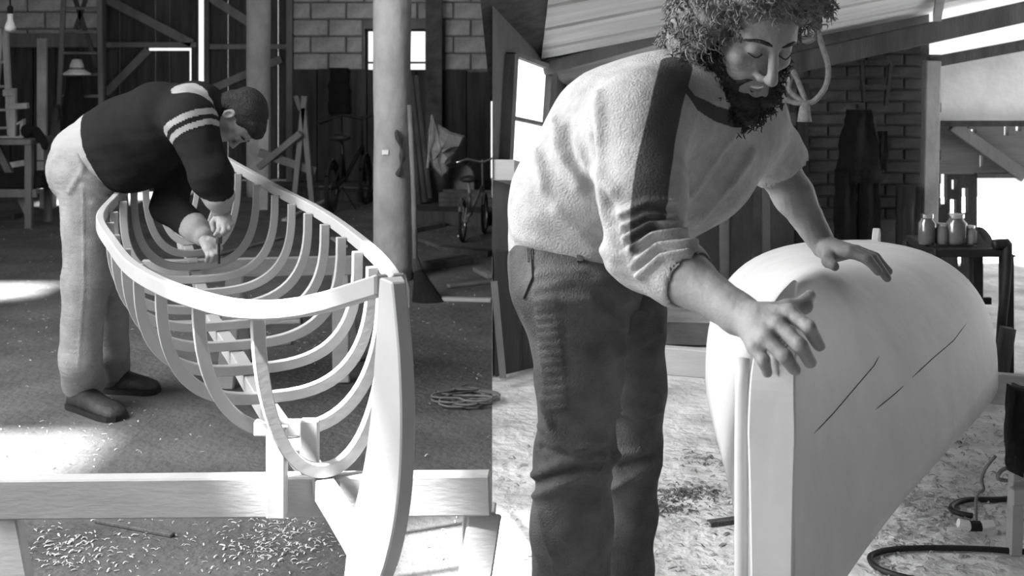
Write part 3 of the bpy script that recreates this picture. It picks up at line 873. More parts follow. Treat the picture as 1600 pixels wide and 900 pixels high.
o = MB().tube(catmull([P(34,206,DT), P(46,205,DT), P(58,208,DT), P(68,222,DT-.2), P(70,232,DT-.27)],4), [.03,.05,.06,.06,.055,.05,.05,.05,.045,.04,.04,.035,.035,.03,.03,.025,.02], 10).build('dark_rag', M_BLACK, smooth=True)
tag(o, 'dark rag drooping over the corner of the workbench', 'rag')
mc = root('drill_stand', P(25,215,DT+.05), 'pale cast drill stand on the workbench at the left edge', 'tool')
MB().bar(P(20,214,DT), P(20,138,DT), .06, .05, up=(0,1,0)).build('column', M_COLUMN, mc, .005)
MB().bar(P(6,145,DT), P(24,145,DT), .07, .06).build('head', M_COLUMN, mc, .008)
MB().bar(P(10,167,DT), P(44,165,DT), .06, .05).build('table', M_COLUMN, mc, .005)
MB().tube([P(12,207,DT), P(22,196,DT), P(34,190,DT)], .012, 6).build('lever', M_COLUMN, mc)
MB().prism([P(31,190,DT), P(36,186,DT), P(36,213,DT), P(31,213,DT)], (0,.06,0)).build('bracket', M_COLUMN, mc)
MB().bar(P(4,214,DT), P(40,214,DT), .1, .02).build('foot', M_COLUMN, mc)
bx = root('box', P(34,300,10.9), 'small white box under the workbench top', 'box')
MB().bar(P(16,258,10.75), P(40,254,10.75), .10, .05).build('lid', M_WHITE, bx, .004)
lp = root('hanging_lamp', P(15,50,9.0), 'bare hanging bulb lamp with dark socket at top left', 'lamp')
MB().tube([P(16,8,9.0), P(16,-70,9.0)], .006, 6).build('cord', M_BLACK, lp)
q = P(16,20,9.0); MB().lathe(q, [(.018,-.01),(.022,0),(.022,.04),(.012,.055)], 16).build('socket', M_BLACK, lp, smooth=True)
q = P(16,50,9.0); MB().lathe(q, [(.01,0),(.036,.012),(.042,.03),(.034,.055),(.02,.09),(.02,.135)], 16).build('bulb', mat('milky_bulb_glass', .75, .15, .1, 8, spec=.6), lp, smooth=True)
def ladder(rails, rungs, d, r, label, m=M_GREYWOOD):
    base = P((rails[0][1][0]+rails[1][1][0])/2, rails[0][1][1], d)
    l = root('ladder', base, label, 'ladder')
    for a, b in rails: MB().bar(P(*a,d), P(*b,d), .05, .045, up=(0,1,0)).build('rail', m, l, .004)
    for py in rungs:
        t = [(py-a[1])/(b[1]-a[1]) for a, b in rails]
        xs = [a[0]+(b[0]-a[0])*tt for (a, b), tt in zip(rails, t)]
        MB().tube([P(xs[0],py,d), P(xs[1],py,d)], r, 8).build('rung', m, l)
    return l
L1 = ladder([((101,-40),(88,290)), ((155,-40),(160,290))], [-20,13,50,83,116,150,184,218,250], 13.2, .016, 'tall ladder against the rear wall with a straw hat on it')
for a, b in (((108,-30),(152,105)), ((140,-20),(118,46))): MB().bar(P(*a,13.4), P(*b,13.4), .03, .045).build('brace', M_MIDWOOD, L1)
ladder([((3,45),(-14,216)), ((8,45),(17,216))], [70,97,135,172,200], 10.9, .012, 'narrow stepladder standing behind the workbench at the left edge', M_COLUMN)
hq = P(120,115,13.0); ht = root('straw_hat', hq, 'pale straw sun hat hanging on the ladder', 'hat')
MB().lathe(hq, [(.14,-.012),(.145,0),(.09,.035),(.075,.05),(.068,.10),(.045,.15),(.02,.155)], 24).build('crown_and_brim', mat('pale_straw', .75, .9, .15, 30, .4, 150), ht, smooth=True)
MB().lathe(hq+Vector((0,0,.045)), [(.08,0),(.075,.02)], 24).build('band', M_GREYWOOD, ht)
drape('work_coat', 97, 134, 120, 232, 13.05, M_BLACK, 'black work coat hanging below the straw hat', 'coat', 5, th=.07, narrow=.6)
o = MB().bar(P(80,245,12.6), P(90,150,13.3), .07, .02, up=(0,1,0)).build('leaning_board', M_MIDWOOD); tag(o, 'narrow brown board leaning left of the ladder foot', 'board')
tl = root('hand_plane', P(170,163,12.9), 'bright-edged tool lying on a shelf behind the bent man\'s back', 'tool')
MB().bar(P(150,176,12.9), P(176,166,12.9), .08, .04).bar(P(176,166,12.9), P(186,156,12.9), .03, .03).build('body', M_GREYMETAL, tl)
MB().tube([P(156,172,12.8), P(166,160,12.8), P(180,156,12.8)], .012, 6).build('handle', M_DARKMETAL, tl)
sh_ = MB().bar(P(140,182,12.9), P(200,178,12.9), .22, .03).build('shelf', M_DARKWOOD); tag(sh_, 'dark shelf board carrying the bright-edged tool', 'shelf')
MB().bar(P(144,182,12.9), (P(144,182,12.9).x, 12.9, 0), .04, .04, up=(0,1,0)).build('upright', M_DARKWOOD, sh_)
MB().bar(P(196,182,12.9), (P(196,182,12.9).x, 12.9, 0), .04, .04, up=(0,1,0)).build('upright', M_DARKWOOD, sh_)
wc = root('white_block', onfloor(78,318), 'white cut block on the sunny ground behind the man', 'block')
MB().prism([P(66,262,11.6), P(80,258,11.6), P(87,240,11.6), P(86,262,11.6), P(80,296,11.6), P(66,300,11.6)], (0,.2,0)).build('body', M_WHITE, wc, .005)
MB().bar(P(60,298,11.65), P(92,296,11.65), .2, .03).bar(P(75,298,11.65), (P(75,298,11.65).x, 11.65, 0), .12, .12, up=(0,1,0)).build('stand', M_TIMBER, wc)
o = MB().bar(onfloor(18,340,.02), onfloor(32,336,.02), .05, .04).build('mallet_head', M_DARKWOOD); tag(o, 'small dark block on the ground under the workbench', 'block')

# --- rope coil on the barn floor
cp = []
for i in range(90):
    a = i*.42; t = i/90
    c = onfloor(728, 628); cp.append(c + Vector((math.cos(a)*(.05+.10*abs(math.sin(i*.7))) , math.sin(a)*(.06+.07*abs(math.cos(i*.5))), .006+.03*t)))
cp += [onfloor(700,618,.01), onfloor(684,622,.008), onfloor(680,610,.008), onfloor(700,616,.008), onfloor(722,603,.01), onfloor(733,600,.01)]
o = MB().tube(catmull(cp,3), .0045, 6).build('rope_coil', M_GREYWOOD, smooth=True); tag(o, 'tangled coil of thin rope on the dark floor right of the canoe stem', 'rope')

# --- shavings and chips (uncountable litter)
def litter(name, spots, n, size, m, label, curl=True):
    mb = MB(); rr = random.Random(len(name)+n)
    tot = sum(s[4] for s in spots)
    for (cx, cy, sx, sy, w) in spots:
        for _ in range(int(n*w/tot)):
            px, py = rr.gauss(cx, sx), rr.gauss(cy, sy)
            if py < 250 or py > 1040: continue
            p = onfloor(px, py)
            if (name == 'wood_shavings_dark') != (p.x < p.y*SEAM - .02) : continue
            s = size*rr.uniform(.4, 1.3); a = rr.uniform(0, 6.28); ux = Vector((math.cos(a), math.sin(a), 0)); uy = Vector((-ux.y, ux.x, 0))
            h = rr.uniform(.1, .9)*s*.7; w_ = s*rr.uniform(.25,.6); tl_ = rr.uniform(-.3,.3)
            vs = []
            for i, (t, zz) in enumerate(((-1,.0),(-.35,h),(.35,h*.8),(1,.1*h))):
                for e in (-1, 1): vs.append(p + ux*t*s + uy*e*w_*.5 + Vector((0,0,zz+.002+max(0,e*tl_*s*.4))))
            mb.add(vs, [(0,1,3,2),(2,3,5,4),(4,5,7,6)])
    o = mb.build(name, m, loc=(0,0,0)); tag(o, label, 'shavings', kind='stuff'); return o
litter('wood_shavings_dark', [(440,850,45,26,260),(110,862,60,18,200),(90,690,45,20,50),(400,500,120,25,160),(300,840,120,30,90),(720,500,40,50,40),(470,540,70,10,60),(60,480,60,60,80),(560,340,60,25,70),(380,410,90,20,60),(720,840,40,18,30),(230,640,60,20,25),(660,590,60,60,25),(700,380,45,30,70),(120,360,60,20,40)], 1700, .0085, M_SHAVING, 'pale wood shavings and chips scattered over the dark barn floor')
litter('wood_shavings', [(1470,790,70,38,420),(1100,780,60,40,70),(1400,870,60,20,60),(1080,850,80,40,40),(1550,700,40,40,90),(810,780,40,90,30)], 1500, .013, mat('dull_wood_chip', .34, .9, .5, 20), 'loose heap of chips and shavings on the pale ground right of the upturned hull')

litter('dirt_crumbs', [(1075,772,34,7,300),(1045,795,26,6,160),(1095,718,22,8,60),(1440,690,40,10,120)], 640, .010, mat('dark_crumb', .10, .95, .4, 20), 'dark crumbs of soil trodden into the pale ground behind the bearded man\'s legs')['category'] = 'crumbs'  # small dark chips scattered in patches on the pale floor
# ================================================================ SHED BAY CLUTTER (right)
o = MB().prism([P(772,392,5.5), P(835,400,5.75), P(838,574,5.75), P(773,590,5.5)], (.01,.05,0)).build('dark_board', M_DARKWOOD, None, .004); tag(o, 'large dark board leaning against the partition behind the bearded man\'s hips', 'board')
o = MB().bar(P(772,440,5.42), P(786,590,5.42), .03, .02, up=(0,1,0)).build('batten', M_GREYWOOD); tag(o, 'thin grey batten leaning beside the large dark board', 'batten')

# boards and shapes leaning on the rear wall behind the arms
for k, (a, b, w, m, lb) in enumerate((((1085,300),(1100,470),.22,M_PLASTER,'wide grey board leaning behind the bearded man\'s forearm'), ((1130,300),(1126,480),.06,M_TIMBER,'pale upright batten behind the bearded man\'s forearm'),
        ((1160,290),(1150,430),.14,M_MIDWOOD,'brown board leaning behind the bearded man\'s far arm'), ((1195,280),(1190,420),.05,M_GREYWOOD,'grey batten leaning behind the bearded man\'s far elbow'))):
    d = 7.75-.06*k; q = P(*b, d); q.z = 0; q.y -= .15
    o = MB().bar(P(*a, d), q, w, .03, up=(0,1,0)).build('leaning_board', m, None, .004); tag(o, lb, 'board')
bn = root('low_bench', onfloor(1075,520), 'low grey bench behind the bearded man\'s knees', 'bench')
MB().bar(P(1030,520,6.3), P(1190,524,6.3), .3, .05).build('seat', M_GREYWOOD, bn, .004)
for px in (1040, 1180):
    q = P(px,522,6.3); MB().bar(q, (q.x,6.3,0), .2, .05, up=(1,0,0)).build('leg', M_GREYWOOD, bn, .004)
MB().bar(P(1035,538,6.2), P(1185,540,6.2), .03, .04).build('rail', M_DARKWOOD, bn)

# hanging overalls
cv = root('overalls', P(1340,172,7.7), 'black overalls hanging on the brick wall', 'overalls')
drape('bib', 1308, 1378, 172, 285, 7.72, M_BLACK, None, None, 8, th=.07, narrow=.55, parent=cv)
drape('trouser_leg', 1302, 1340, 265, 425, 7.72, M_BLACK, None, None, 9, th=.06, parent=cv)
drape('trouser_leg', 1338, 1376, 265, 430, 7.72, M_BLACK, None, None, 10, th=.06, parent=cv)
drape('strap', 1366, 1388, 205, 265, 7.73, M_BLACK, None, None, 11, th=.04, parent=cv)
MB().tube([P(1340,174,7.75), P(1340,165,7.965)], .01, 6).build('hook', M_DARKMETAL, cv)
o = MB().bar(P(1255,130,7.85), P(1250,400,7.85), .07, .05, up=(0,1,0)).build('wall_post', M_DARKWOOD); tag(o, 'dark upright batten on the wall behind the hanging rope', 'batten')
fr = root('wall_rack', P(1367,140,7.9), 'faint wooden frame hanging on the bricks above the overalls', 'frame')
for a, b in (((1344,98),(1394,98)), ((1344,136),(1394,136)), ((1346,98),(1350,160)), ((1392,98),(1384,165))): MB().bar(P(*a,7.9), P(*b,7.9), .02, .03).build('bar', M_DARKWOOD, fr)
drape('grey_sack', 1400, 1440, 290, 449, 7.72, M_DARKWOOD, 'dark sack standing against the wall beside the pale post', 'sack', 12, th=.09)

# hank of rope hanging from the roof
rp_ = root('rope_hank', P(1257,190,5.6), 'pale hank of rope hanging beside the bearded man\'s head', 'rope')
DR = 5.6
for pts in ([(1272,-20),(1276,40),(1284,70),(1294,105),(1290,135),(1272,158),(1258,160)], [(1238,110),(1248,130),(1258,158),(1258,165)], [(1228,128),(1222,148),(1240,160),(1258,160)], [(1236,120),(1232,138),(1245,152),(1258,160)]):
    MB().tube(catmull([P(a,b,DR) for a,b in pts],5), .013, 8).build('loop', M_ROPE, rp_, smooth=True)
MB().tube([P(1258,160,DR), P(1257,176,DR), P(1257,190,DR)], [.02,.028,.034], 8).build('tassel', M_ROPE, rp_, smooth=True)
MB().tube(catmull([P(1250,60,DR), P(1262,64,DR), P(1274,58,DR)],4), .014, 8).build('loop', M_ROPE, rp_, smooth=True)

# dark work table with jars and tools on the right
wt = root('work_table', onfloor(1510,590), 'dark iron-legged work table right of the upturned hull', 'table'); DW = 5.4
MB().bar(P(1436,384,DW), P(1552,384,DW), .4, .035).build('top', M_DARKMETAL, wt, .004)
for px, dy in ((1440,-.17),(1440,.17),(1548,-.17),(1548,.17)):
    q = P(px,386,DW); MB().bar((q.x,DW+dy,q.z), (q.x,DW+dy,0), .05, .05, up=(0,1,0)).build('leg', M_DARKMETAL, wt, .004)
MB().bar(P(1440,470,DW+.17), P(1548,470,DW+.17), .02, .03).build('rail', M_DARKMETAL, wt)
def jar(px, r, h, m, label):
    q = P(px, 381, DW - .1); j = root('jar', q, label, 'jar')
    MB().lathe(q, [(r*.9,0),(r,.01),(r,h*.7),(r*.7,h*.82),(r*.7,h*.9)], 20).build('body', m, j, smooth=True)
    MB().lathe(q+Vector((0,0,h*.88)), [(r*.75,0),(r*.75,h*.12)], 20).build('lid', M_CHROME, j)
M_GLASS = mat('greenish_jar_glass', .10, .12, .1, 6, spec=.8)
jar(1448, .036, .13, M_GLASS, 'tall jar at the left end of the dark work table')
jar(1472, .03, .09, M_PLASTER, 'small pale jar second from the left on the work table')
jar(1494, .045, .13, M_GLASS, 'wide jar in the middle of the dark work table')
jar(1515, .03, .08, M_GREYMETAL, 'short grey tin near the right end of the work table')
o = MB().loft([[P(1526+dx, 382, DW-.08) + Vector((math.cos(a)*w, math.sin(a)*.06, h*(.5+.5*math.sin(a*1)))) for a in np.linspace(0,2*math.pi,13)[:-1]] for dx, w, h in ((-10,.01,.02),(0,.03,.06),(12,.03,.07),(22,.01,.03))]).build('tool_bag', M_DARKMETAL, smooth=True)
tag(o, 'dark lumpy tool bag on the right end of the work table', 'bag')
ps = root('iron_post', onfloor(1560,600), 'thin dark iron post with a hooked top beside the bright doorway', 'post')
MB().tube(catmull([P(1552,382,5.2), P(1570,381,5.2), P(1574,386,5.2), P(1572,440,5.2), P(1566,500,5.2), onfloor(1558,622)],4), .022, 8).build('rod', M_DARKMETAL, ps, smooth=True)
MB().bar(P(1566,398,5.2), P(1586,400,5.2), .015, .008).build('peg', M_DARKMETAL, ps)
MB().bar(P(1575,512,5.1), P(1558,620,5.1), .05, .05, up=(0,1,0)).build('prop', M_MIDWOOD, ps)

# near stand at the right edge with a dark rag, hoses and cable
st = root('stand_post', onfloor(1588,866), 'grey wooden stand post at the right edge under a dark rag', 'post')
MB().bar(P(1592,640,3.66), onfloor(1584,866), .036, .04, up=(0,1,0)).build('upright', M_TIMBER, st, .003)
MB().bar(P(1580,775,3.6), P(1640,775,3.6), .03, .05).build('cross_piece', M_TIMBER, st, .003)
drape('dark_rag', 1573, 1612, 606, 735, 3.62, M_BLACK, 'dark bundled rag hung on the stand post at the right edge', 'rag', 21, th=.05, narrow=.6)
h1 = [onfloor(1640,864,.012), onfloor(1600,862,.012), onfloor(1540,858,.012), onfloor(1470,856,.012), onfloor(1400,858,.012), onfloor(1365,866,.012), onfloor(1360,876,.012), onfloor(1376,890,.012), onfloor(1420,903,.012), onfloor(1500,915,.012)]
o = MB().tube(catmull(h1,6), .009, 8).build('hose', M_RUBBER, smooth=True); tag(o, 'black hose looping over the pale ground in the lower right corner', 'hose')
h2 = [onfloor(1640,776,.01), onfloor(1560,780,.01), onfloor(1510,781,.01), onfloor(1488,790,.01), onfloor(1492,800,.01), onfloor(1520,806,.01)]
o = MB().tube(catmull(h2,6), .009, 8).build('hose', M_RUBBER, smooth=True); tag(o, 'shorter black hose loop behind the pale plug', 'hose')
cb = root('cable', onfloor(1525,818), 'pale cable with a plug hanging down to the ground by the stand post', 'cable')
MB().tube(catmull([P(1585,728,3.7), P(1565,735,3.7), P(1560,748,3.7), P(1585,752,3.7)],5), .006, 6).build('loop', M_ROPE, cb, smooth=True)
MB().tube(catmull([P(1556,712,3.8), P(1540,732,3.8), P(1534,750,3.8), P(1537,765,3.8), P(1526,775,3.78), onfloor(1525,815,.02)],5), .005, 6).build('cord', M_ROPE, cb, smooth=True)
c = onfloor(1525,822,.03)
MB().tube([c+Vector((-.055,0,.01)), c+Vector((-.02,0,0))], [.014,.016], 8).build('plug', M_WHITE, cb)
MB().tube([c+Vector((.015,0,0)), c+Vector((.055,0,.005))], [.018,.015], 8).build('socket', M_WHITE, cb)
MB().tube([c+Vector((-.02,0,0)), c+Vector((.015,0,0))], .017, 8).build('collar', M_RUBBER, cb)
o = MB().bar(onfloor(1108,818,.008), onfloor(1155,812,.008), .03, .014).build('wood_chip', M_MIDWOOD); tag(o, 'single dark-edged wood chip on the pale ground left of the hull', 'chip')
# ================================================================ PEOPLE
def frame(F, U):
    F = Vector(F).normalized(); U = Vector(U); U = (U - F*U.dot(F)).normalized(); R = F.cross(U).normalized()
    return np.array([R, F, U])              # rows: right, forward, up

def head_sdf(S, c, A, k=1.0, NL=0.0):
    c = np.array(c, float); MD = NL*.5
    def L(x, y, z): return c + k*(A[0]*x + A[1]*y + A[2]*z)
    def E(p, r, kk=.015, sub=False): S.ell(L(*p), np.array(r)*k, A, kk, sub)
    def C(a, b, r0, r1, kk=.012, sub=False): S.cap(L(*a), L(*b), r0*k, r1*k, kk, sub)
    E((0,-.018,.035), (.075,.098,.088))
    E((0,.03,-.04), (.062,.062,.078), .03)
    E((0,.045,.045), (.060,.052,.045), .03)
    for s in (-1, 1):
        C((s*.055,-.005,-.055), (s*.022,.072,-.100), .022, .020, .025)
        E((s*.043,.066,-.022), (.022,.020,.018), .02)
        E((s*.033,.100,.006), (.019,.016,.012), .010, True)
        E((s*.033,.081,.003), (.0145,.0135,.0125), .003)
        C((s*.010,.093,.024), (s*.046,.076,.024), .010, .008, .018)
        E((s*.081,-.012,-.004), (.010,.021,.032), .006)
        E((s*.087,-.008,-.004), (.006,.011,.018), .004, True)
        E((s*.013,.102,-.036-NL*.8), (.0085,.012,.008), .008)
    C((0,.090,.018), (0,.116+NL*.5,-.026-NL), .0085, .0105, .012)
    E((0,.116+NL*.5,-.030-NL), (.0105,.011,.009), .006)
    [C((s_*.028,.078,-.057-MD), (0,.086,-.062-MD), .006, .007, .006) for s_ in (-1, 1)]
    [C((s_*.026,.076,-.066-MD), (0,.085,-.079-MD), .007, .009, .006) for s_ in (-1, 1)]
    S.ell(L(0,.098,-.0695-MD), np.array((.027,.014,.0062))*k, A, .003, True)
    E((0,.073,-.106), (.022,.020,.018), .018)
    C((0,-.02,-.06), (0,-.05,-.19), .056, .060, .03)
    return L

def lines_on(bvh, polys, n=5):
    out = []
    for pl in polys:
        q = []
        for a, b in zip(pl[:-1], pl[1:]):
            for t in np.linspace(0, 1, n, endpoint=False):
                h = ray(bvh, a[0]+(b[0]-a[0])*t, a[1]+(b[1]-a[1])*t)
                if h[0]: q.append(h[0])
        h = ray(bvh, *pl[-1])
        if h[0]: q.append(h[0])
        if len(q) > 1: out.append(q)
    return out
def bvh_of(V, Q): return BVHTree.FromPolygons([Vector(v) for v in V], [tuple(q) for q in Q.tolist()])

def curls(name, V, N, n, m, parent, rad, length, thick, seed):
    rr = np.random.default_rng(seed); ix = rr.choice(len(V), n); mb = MB()
    for i in ix:
        p, nn = Vector(V[i]), Vector(N[i]); u = nn.orthogonal().normalized(); u.rotate(Matrix.Rotation(rr.uniform(0,6.28), 3, nn)); w = nn.cross(u)
        L = length*rr.uniform(.6,1.4); R = rad*rr.uniform(.6,1.3); ph = rr.uniform(0,6.28); T = rr.uniform(1.0,1.8); lean = u*rr.uniform(-.6,.6)*L
        pts = []
        for k in range(9):
            t = k/8; a = ph + t*T*6.28
            pts.append(p - nn*.006 + nn*(t*L) + lean*t*t + (u*math.cos(a)+w*math.sin(a))*R*min(1, t*4) - Vector((0,0,1))*t*t*L*.4)
        mb.tube(pts, [thick]*8+[thick*.4], 4)
    o = mb.build(name, m, parent, smooth=True)
    return o

def shoe(S_lo, heel, toe, r, m, parent):
    heel, toe = Vector(heel), Vector(toe); d = (toe-heel); d.z = 0; L = d.length; d.normalize(); w = Vector((-d.y, d.x, 0)); rings = []
    for t, hw, h, z0 in ((0,.028,.05,.0),(.05,.036,.075,0),(.3,.04,.095,0),(.5,.045,.075,0),(.75,.05,.058,0),(.93,.042,.045,0),(1.0,.02,.03,.004)):
        c = heel + d*L*t; ring = []
        for k in range(14):
            a = 2*math.pi*k/14; ring.append(Vector((c.x, c.y, z0 + .0)) + w*math.cos(a)*hw*r + Vector((0,0, h*r*.5 + math.sin(a)*h*r*.5)))
        rings.append(ring)
    o = MB().loft(rings).build('shoe', m, parent, smooth=True)
    MB().loft([[heel*0 + Vector(((heel+d*L*t).x, (heel+d*L*t).y, z)) + w*s*hw*1.06*r for s, z in ((-1,.0),(1,.0),(1,.022),(-1,.022))] for t, hw in ((-.01,.03),(.06,.037),(.3,.04),(.55,.044),(.78,.05),(.94,.042),(1.01,.02))]).build('sole', M_RUBBER, o)
    return o

# ---------------------------------------------------------------- man 1: dark sweater, bent over the ribs
m1 = root('person', onfloor(150,640), 'dark-haired man in a dark striped-sleeve sweater and faded jeans bending over the canoe ribs', 'person')
A1 = frame((.14,-.22,-1), (.96,-.08,.22)); hc = P(370,186,5.0)
lo = (-2.0, 4.4, .45); hi = (-.85, 5.5, 1.55)
S = SDF(lo, hi, .0045)
L1_ = head_sdf(S, hc, A1, .93)
S.cap(L1_(0,-.03,-.08), P(308,172,5.0), .058, .075, .03)
S.chain([P(150,245,5.05), P(215,210,5.0), P(285,180,5.0)], [.10,.12,.11], .03)
sh_n, el_n, wr_n = P(297,188,4.80), P(330,275,4.72), P(345,330,4.76)
sh_f, el_f, wr_f = P(300,212,5.16), P(262,322,5.06), P(316,368,4.92)
S.chain([P(285,180,5.0), sh_n, el_n, wr_n], [.09,.06,.045,.028], .02)
S.chain([P(285,190,5.0), sh_f, el_f, wr_f], [.09,.055,.045,.028], .02)
def hand1(w, mcp, fingers, thumb, d):
    for q in mcp: S.cap(w, q, .022, .014, .012)
    for f in fingers: S.chain(f, [.0105,.0100,.0085][:len(f)], .004)
    S.chain(thumb, [.014,.012,.010], .006)
d = 4.74
mc = [P(357,340,d), P(355,346,d-.02), P(350,350,d-.03), P(343,352,d-.03)]
hand1(wr_n, mc, [[mc[0],P(362,351,d-.02),P(354,361,d)], [mc[1],P(358,358,d-.04),P(350,366,d-.02)], [mc[2],P(350,362,d-.06),P(343,368,d-.03)], [mc[3],P(341,362,d-.05),P(336,367,d-.03)]],
      [P(340,338,d), P(332,348,d), P(334,360,d-.01)], d)
d = 4.88
mc = [P(334,384,d), P(331,388,d-.02), P(327,390,d-.03), P(322,389,d-.03)]
hand1(wr_f, mc, [[mc[0],P(342,392,d-.02),P(340,403,d-.01)], [mc[1],P(339,397,d-.04),P(336,407,d-.02)], [mc[2],P(333,399,d-.05),P(330,409,d-.03)], [mc[3],P(325,400,d-.05),P(323,408,d-.03)]],
      [P(328,374,d), P(340,378,d), P(345,388,d)], d)
V, Q = S.surface(1); quadmesh('body', V, Q, M_SKIN, m1)
# chisel held in both hands
tk = root('chisel', P(341,415,4.8), 'small chisel held upright in the bent man\'s hands', 'tool')
MB().tube([P(342,412,4.80), P(342,378,4.80)], .006, 6).build('blade', M_DARKMETAL, tk)
MB().tube([P(342,380,4.80), P(343,352,4.79)], [.012,.015], 8).build('handle', M_MIDWOOD, tk, smooth=True)

# hair
S = SDF(np.array(hc)-.17, np.array(hc)+.17, .0045); kk = .93
def E(p, r, kx=.015, sub=False): S.ell(L1_(*p), np.array(r)*kk, A1, kx, sub)
E((0,-.025,.055), (.092,.11,.088)); E((0,-.07,-.01), (.078,.06,.075), .02); E((0,.05,.085), (.07,.055,.035), .02)
E((0,.13,-.04), (.1,.085,.10), .008, True); E((.09,.02,-.02), (.04,.032,.045), .006, True); E((-.09,.02,-.02), (.04,.032,.045), .006, True)
V, Q = S.surface(1); N = vnormals(V, Q); V += N*(.004*wobble(V, 18, 3))[:, None]
hr = quadmesh('hair', V, Q, M_HAIR, m1)
for s in (-1, 1): MB().tube([L1_(s*.012,.101,.030), L1_(s*.032,.100,.034), L1_(s*.050,.088,.028)], [.003,.0045,.002], 6).build('eyebrow', M_HAIR, m1)

# jeans
S = SDF((-2.1, 4.6, .02), (-1.35, 5.6, 1.32), .007)
S.ell(P(133,262,5.06), (.15,.17,.16), None, .03); S.ell(P(150,245,5.05), (.13,.155,.12), None, .03)
S.ell(P(123,264,4.97), (.10,.09,.12), None, .03); S.ell(P(124,266,5.14), (.10,.09,.12), None, .03)
kn1, kn2 = P(135,440,4.98), P(168,450,5.2)
S.chain([P(136,285,4.98), kn1, P(126,560,5.02), onfloor(125,640)+Vector((0,.05,.10))], [.112,.092,.082,.088], .03)
S.chain([P(158,290,5.14), kn2, P(172,545,5.3), onfloor(180,612)+Vector((-.02,0,.10))], [.11,.088,.078,.082], .03)
V, Q = S.surface(1); N = vnormals(V, Q)
W = V.copy(); W[:, 2] *= 2.2
V += N*(.0055*wobble(W, 5, 5))[:, None]
B = bvh_of(V, Q)
fold(V, N, lines_on(B, [[(118,232),(130,262),(108,300)], [(178,300),(150,285),(128,275)], [(175,315),(150,300),(130,292)], [(168,330),(145,318)]]), .012, .008)
fold(V, N, lines_on(B, [[(130,290),(131,450),(120,600)]]), .005, .004)
quadmesh('jeans', V, Q, mat('faded_pale_denim', .25, .95, .18, 14, .4, 220, spec=.1), m1)
# shoes
shoe(0, onfloor(108,640)+Vector((0,.04,0)), onfloor(188,658), 1.15, M_LEATHER, m1)
shoe(0, onfloor(166,612), onfloor(248,614), 1.15, M_LEATHER, m1)

# sweater
S = SDF((-2.05, 4.5, .6), (-1.0, 5.55, 1.5), .0055)
S.chain([P(140,245,5.05), P(195,222,5.02), P(250,196,5.0), P(300,178,5.0)], [.155,.182,.175,.135], .03)
S.ell(P(208,262,5.0), (.13,.15,.10), None, .05)
S.chain([P(285,178,4.95), sh_n, el_n, P(343,306,4.72)], [.11,.098,.078,.062], .03)
S.chain([P(285,190,5.05), sh_f, el_f, P(306,358,4.95)], [.12,.085,.068,.056], .03)
S.cap(P(318,165,5.0), P(336,176,5.0), .085, .075, .03)
cuf_n = [P(343,302,4.72), P(345,326,4.75)]; cuf_f = [P(300,354,4.97), P(317,368,4.92)]
S.cap(cuf_n[0], cuf_n[1], .050, .040, .01); S.cap(cuf_f[0], cuf_f[1], .047, .040, .01)
S.cap(L1_(0,-.01,-.11), L1_(0,.0,.02), .066, .07, .004, True)
S.cap(P(345,322,4.75), P(346,336,4.76), .034, .034, .003, True)
V, Q = S.surface(1); N = vnormals(V, Q)
V += N*(.005*wobble(V*np.array((1,1,1.6)), 6, 8))[:, None]
t = param(V, P(140,245,5.05), P(250,196,5.0)); hem = (t < .24)
mask = np.zeros(len(V)); dn = segdist(V, [sh_n, el_n]); df = segdist(V, [el_f, P(306,358,4.95)])
mask[hem & (V[:, 2] > .84)] = 1
ta = param(V, sh_n, el_n)
mask[(dn < .12) & (ta > .02) & (ta < .12) & (V[:, 0] > P(252,0,4.8).x) & (V[:,1] < 4.95)] = 1
mask[(dn < .12) & (ta > .20) & (ta < .29) & (V[:, 0] > P(252,0,4.8).x) & (V[:,1] < 4.95)] = 1
tri = segdist(V, [P(292,138,4.90), P(318,146,4.86), P(326,156,4.86)]); mask[(tri < .062)] = 1
mask[(segdist(V, cuf_n) < .075) & (param(V, *cuf_n) > -.05)] = 1
mask[(segdist(V, cuf_f) < .075) & (param(V, *cuf_f) > .0)] = 1
quadmesh('sweater', V, Q, mat_mask('dark_knit_wool', .012, .27), m1, mask)

# ---------------------------------------------------------------- man 2: bearded, pale sweatshirt
m2 = root('person', (P(900,0,2.55).x, 2.6, 0), 'curly-haired bearded man in a pale sweatshirt sanding the upturned hull', 'person')
A2 = frame((.33,-.82,-.52), (.10,-.1,1)); hc2 = P(1168,46,2.55)
S = SDF((.10, 1.90, .60), (.98, 3.12, 1.82), .0036)
HK = 1.10
L2_ = head_sdf(S, hc2, A2, HK, .012)
S.cap(L2_(0,-.03,-.10), P(1075,150,2.62), .06, .08, .03)
S.chain([P(915,400,2.64), P(950,300,2.62), P(1040,200,2.62)], [.10,.11,.12], .03)
s_n, e_n, w_n = P(1000,192,2.43), P(1012,392,2.30), P(1152,490,2.12)
s_f, e_f, w_f = P(1165,190,2.84), P(1214,262,2.95), P(1287,384,2.94)
S.chain([P(1040,200,2.6), s_n, e_n], [.10,.075,.05], .03)
fm = e_n.lerp(w_n, .45)
S.cap(e_n, fm, .046, .047, .02); S.cap(fm, w_n, .047, .034, .02)
S.chain([P(1060,200,2.65), s_f, e_f, e_f.lerp(w_f,.35), w_f], [.10,.062,.050,.047,.031], .02)
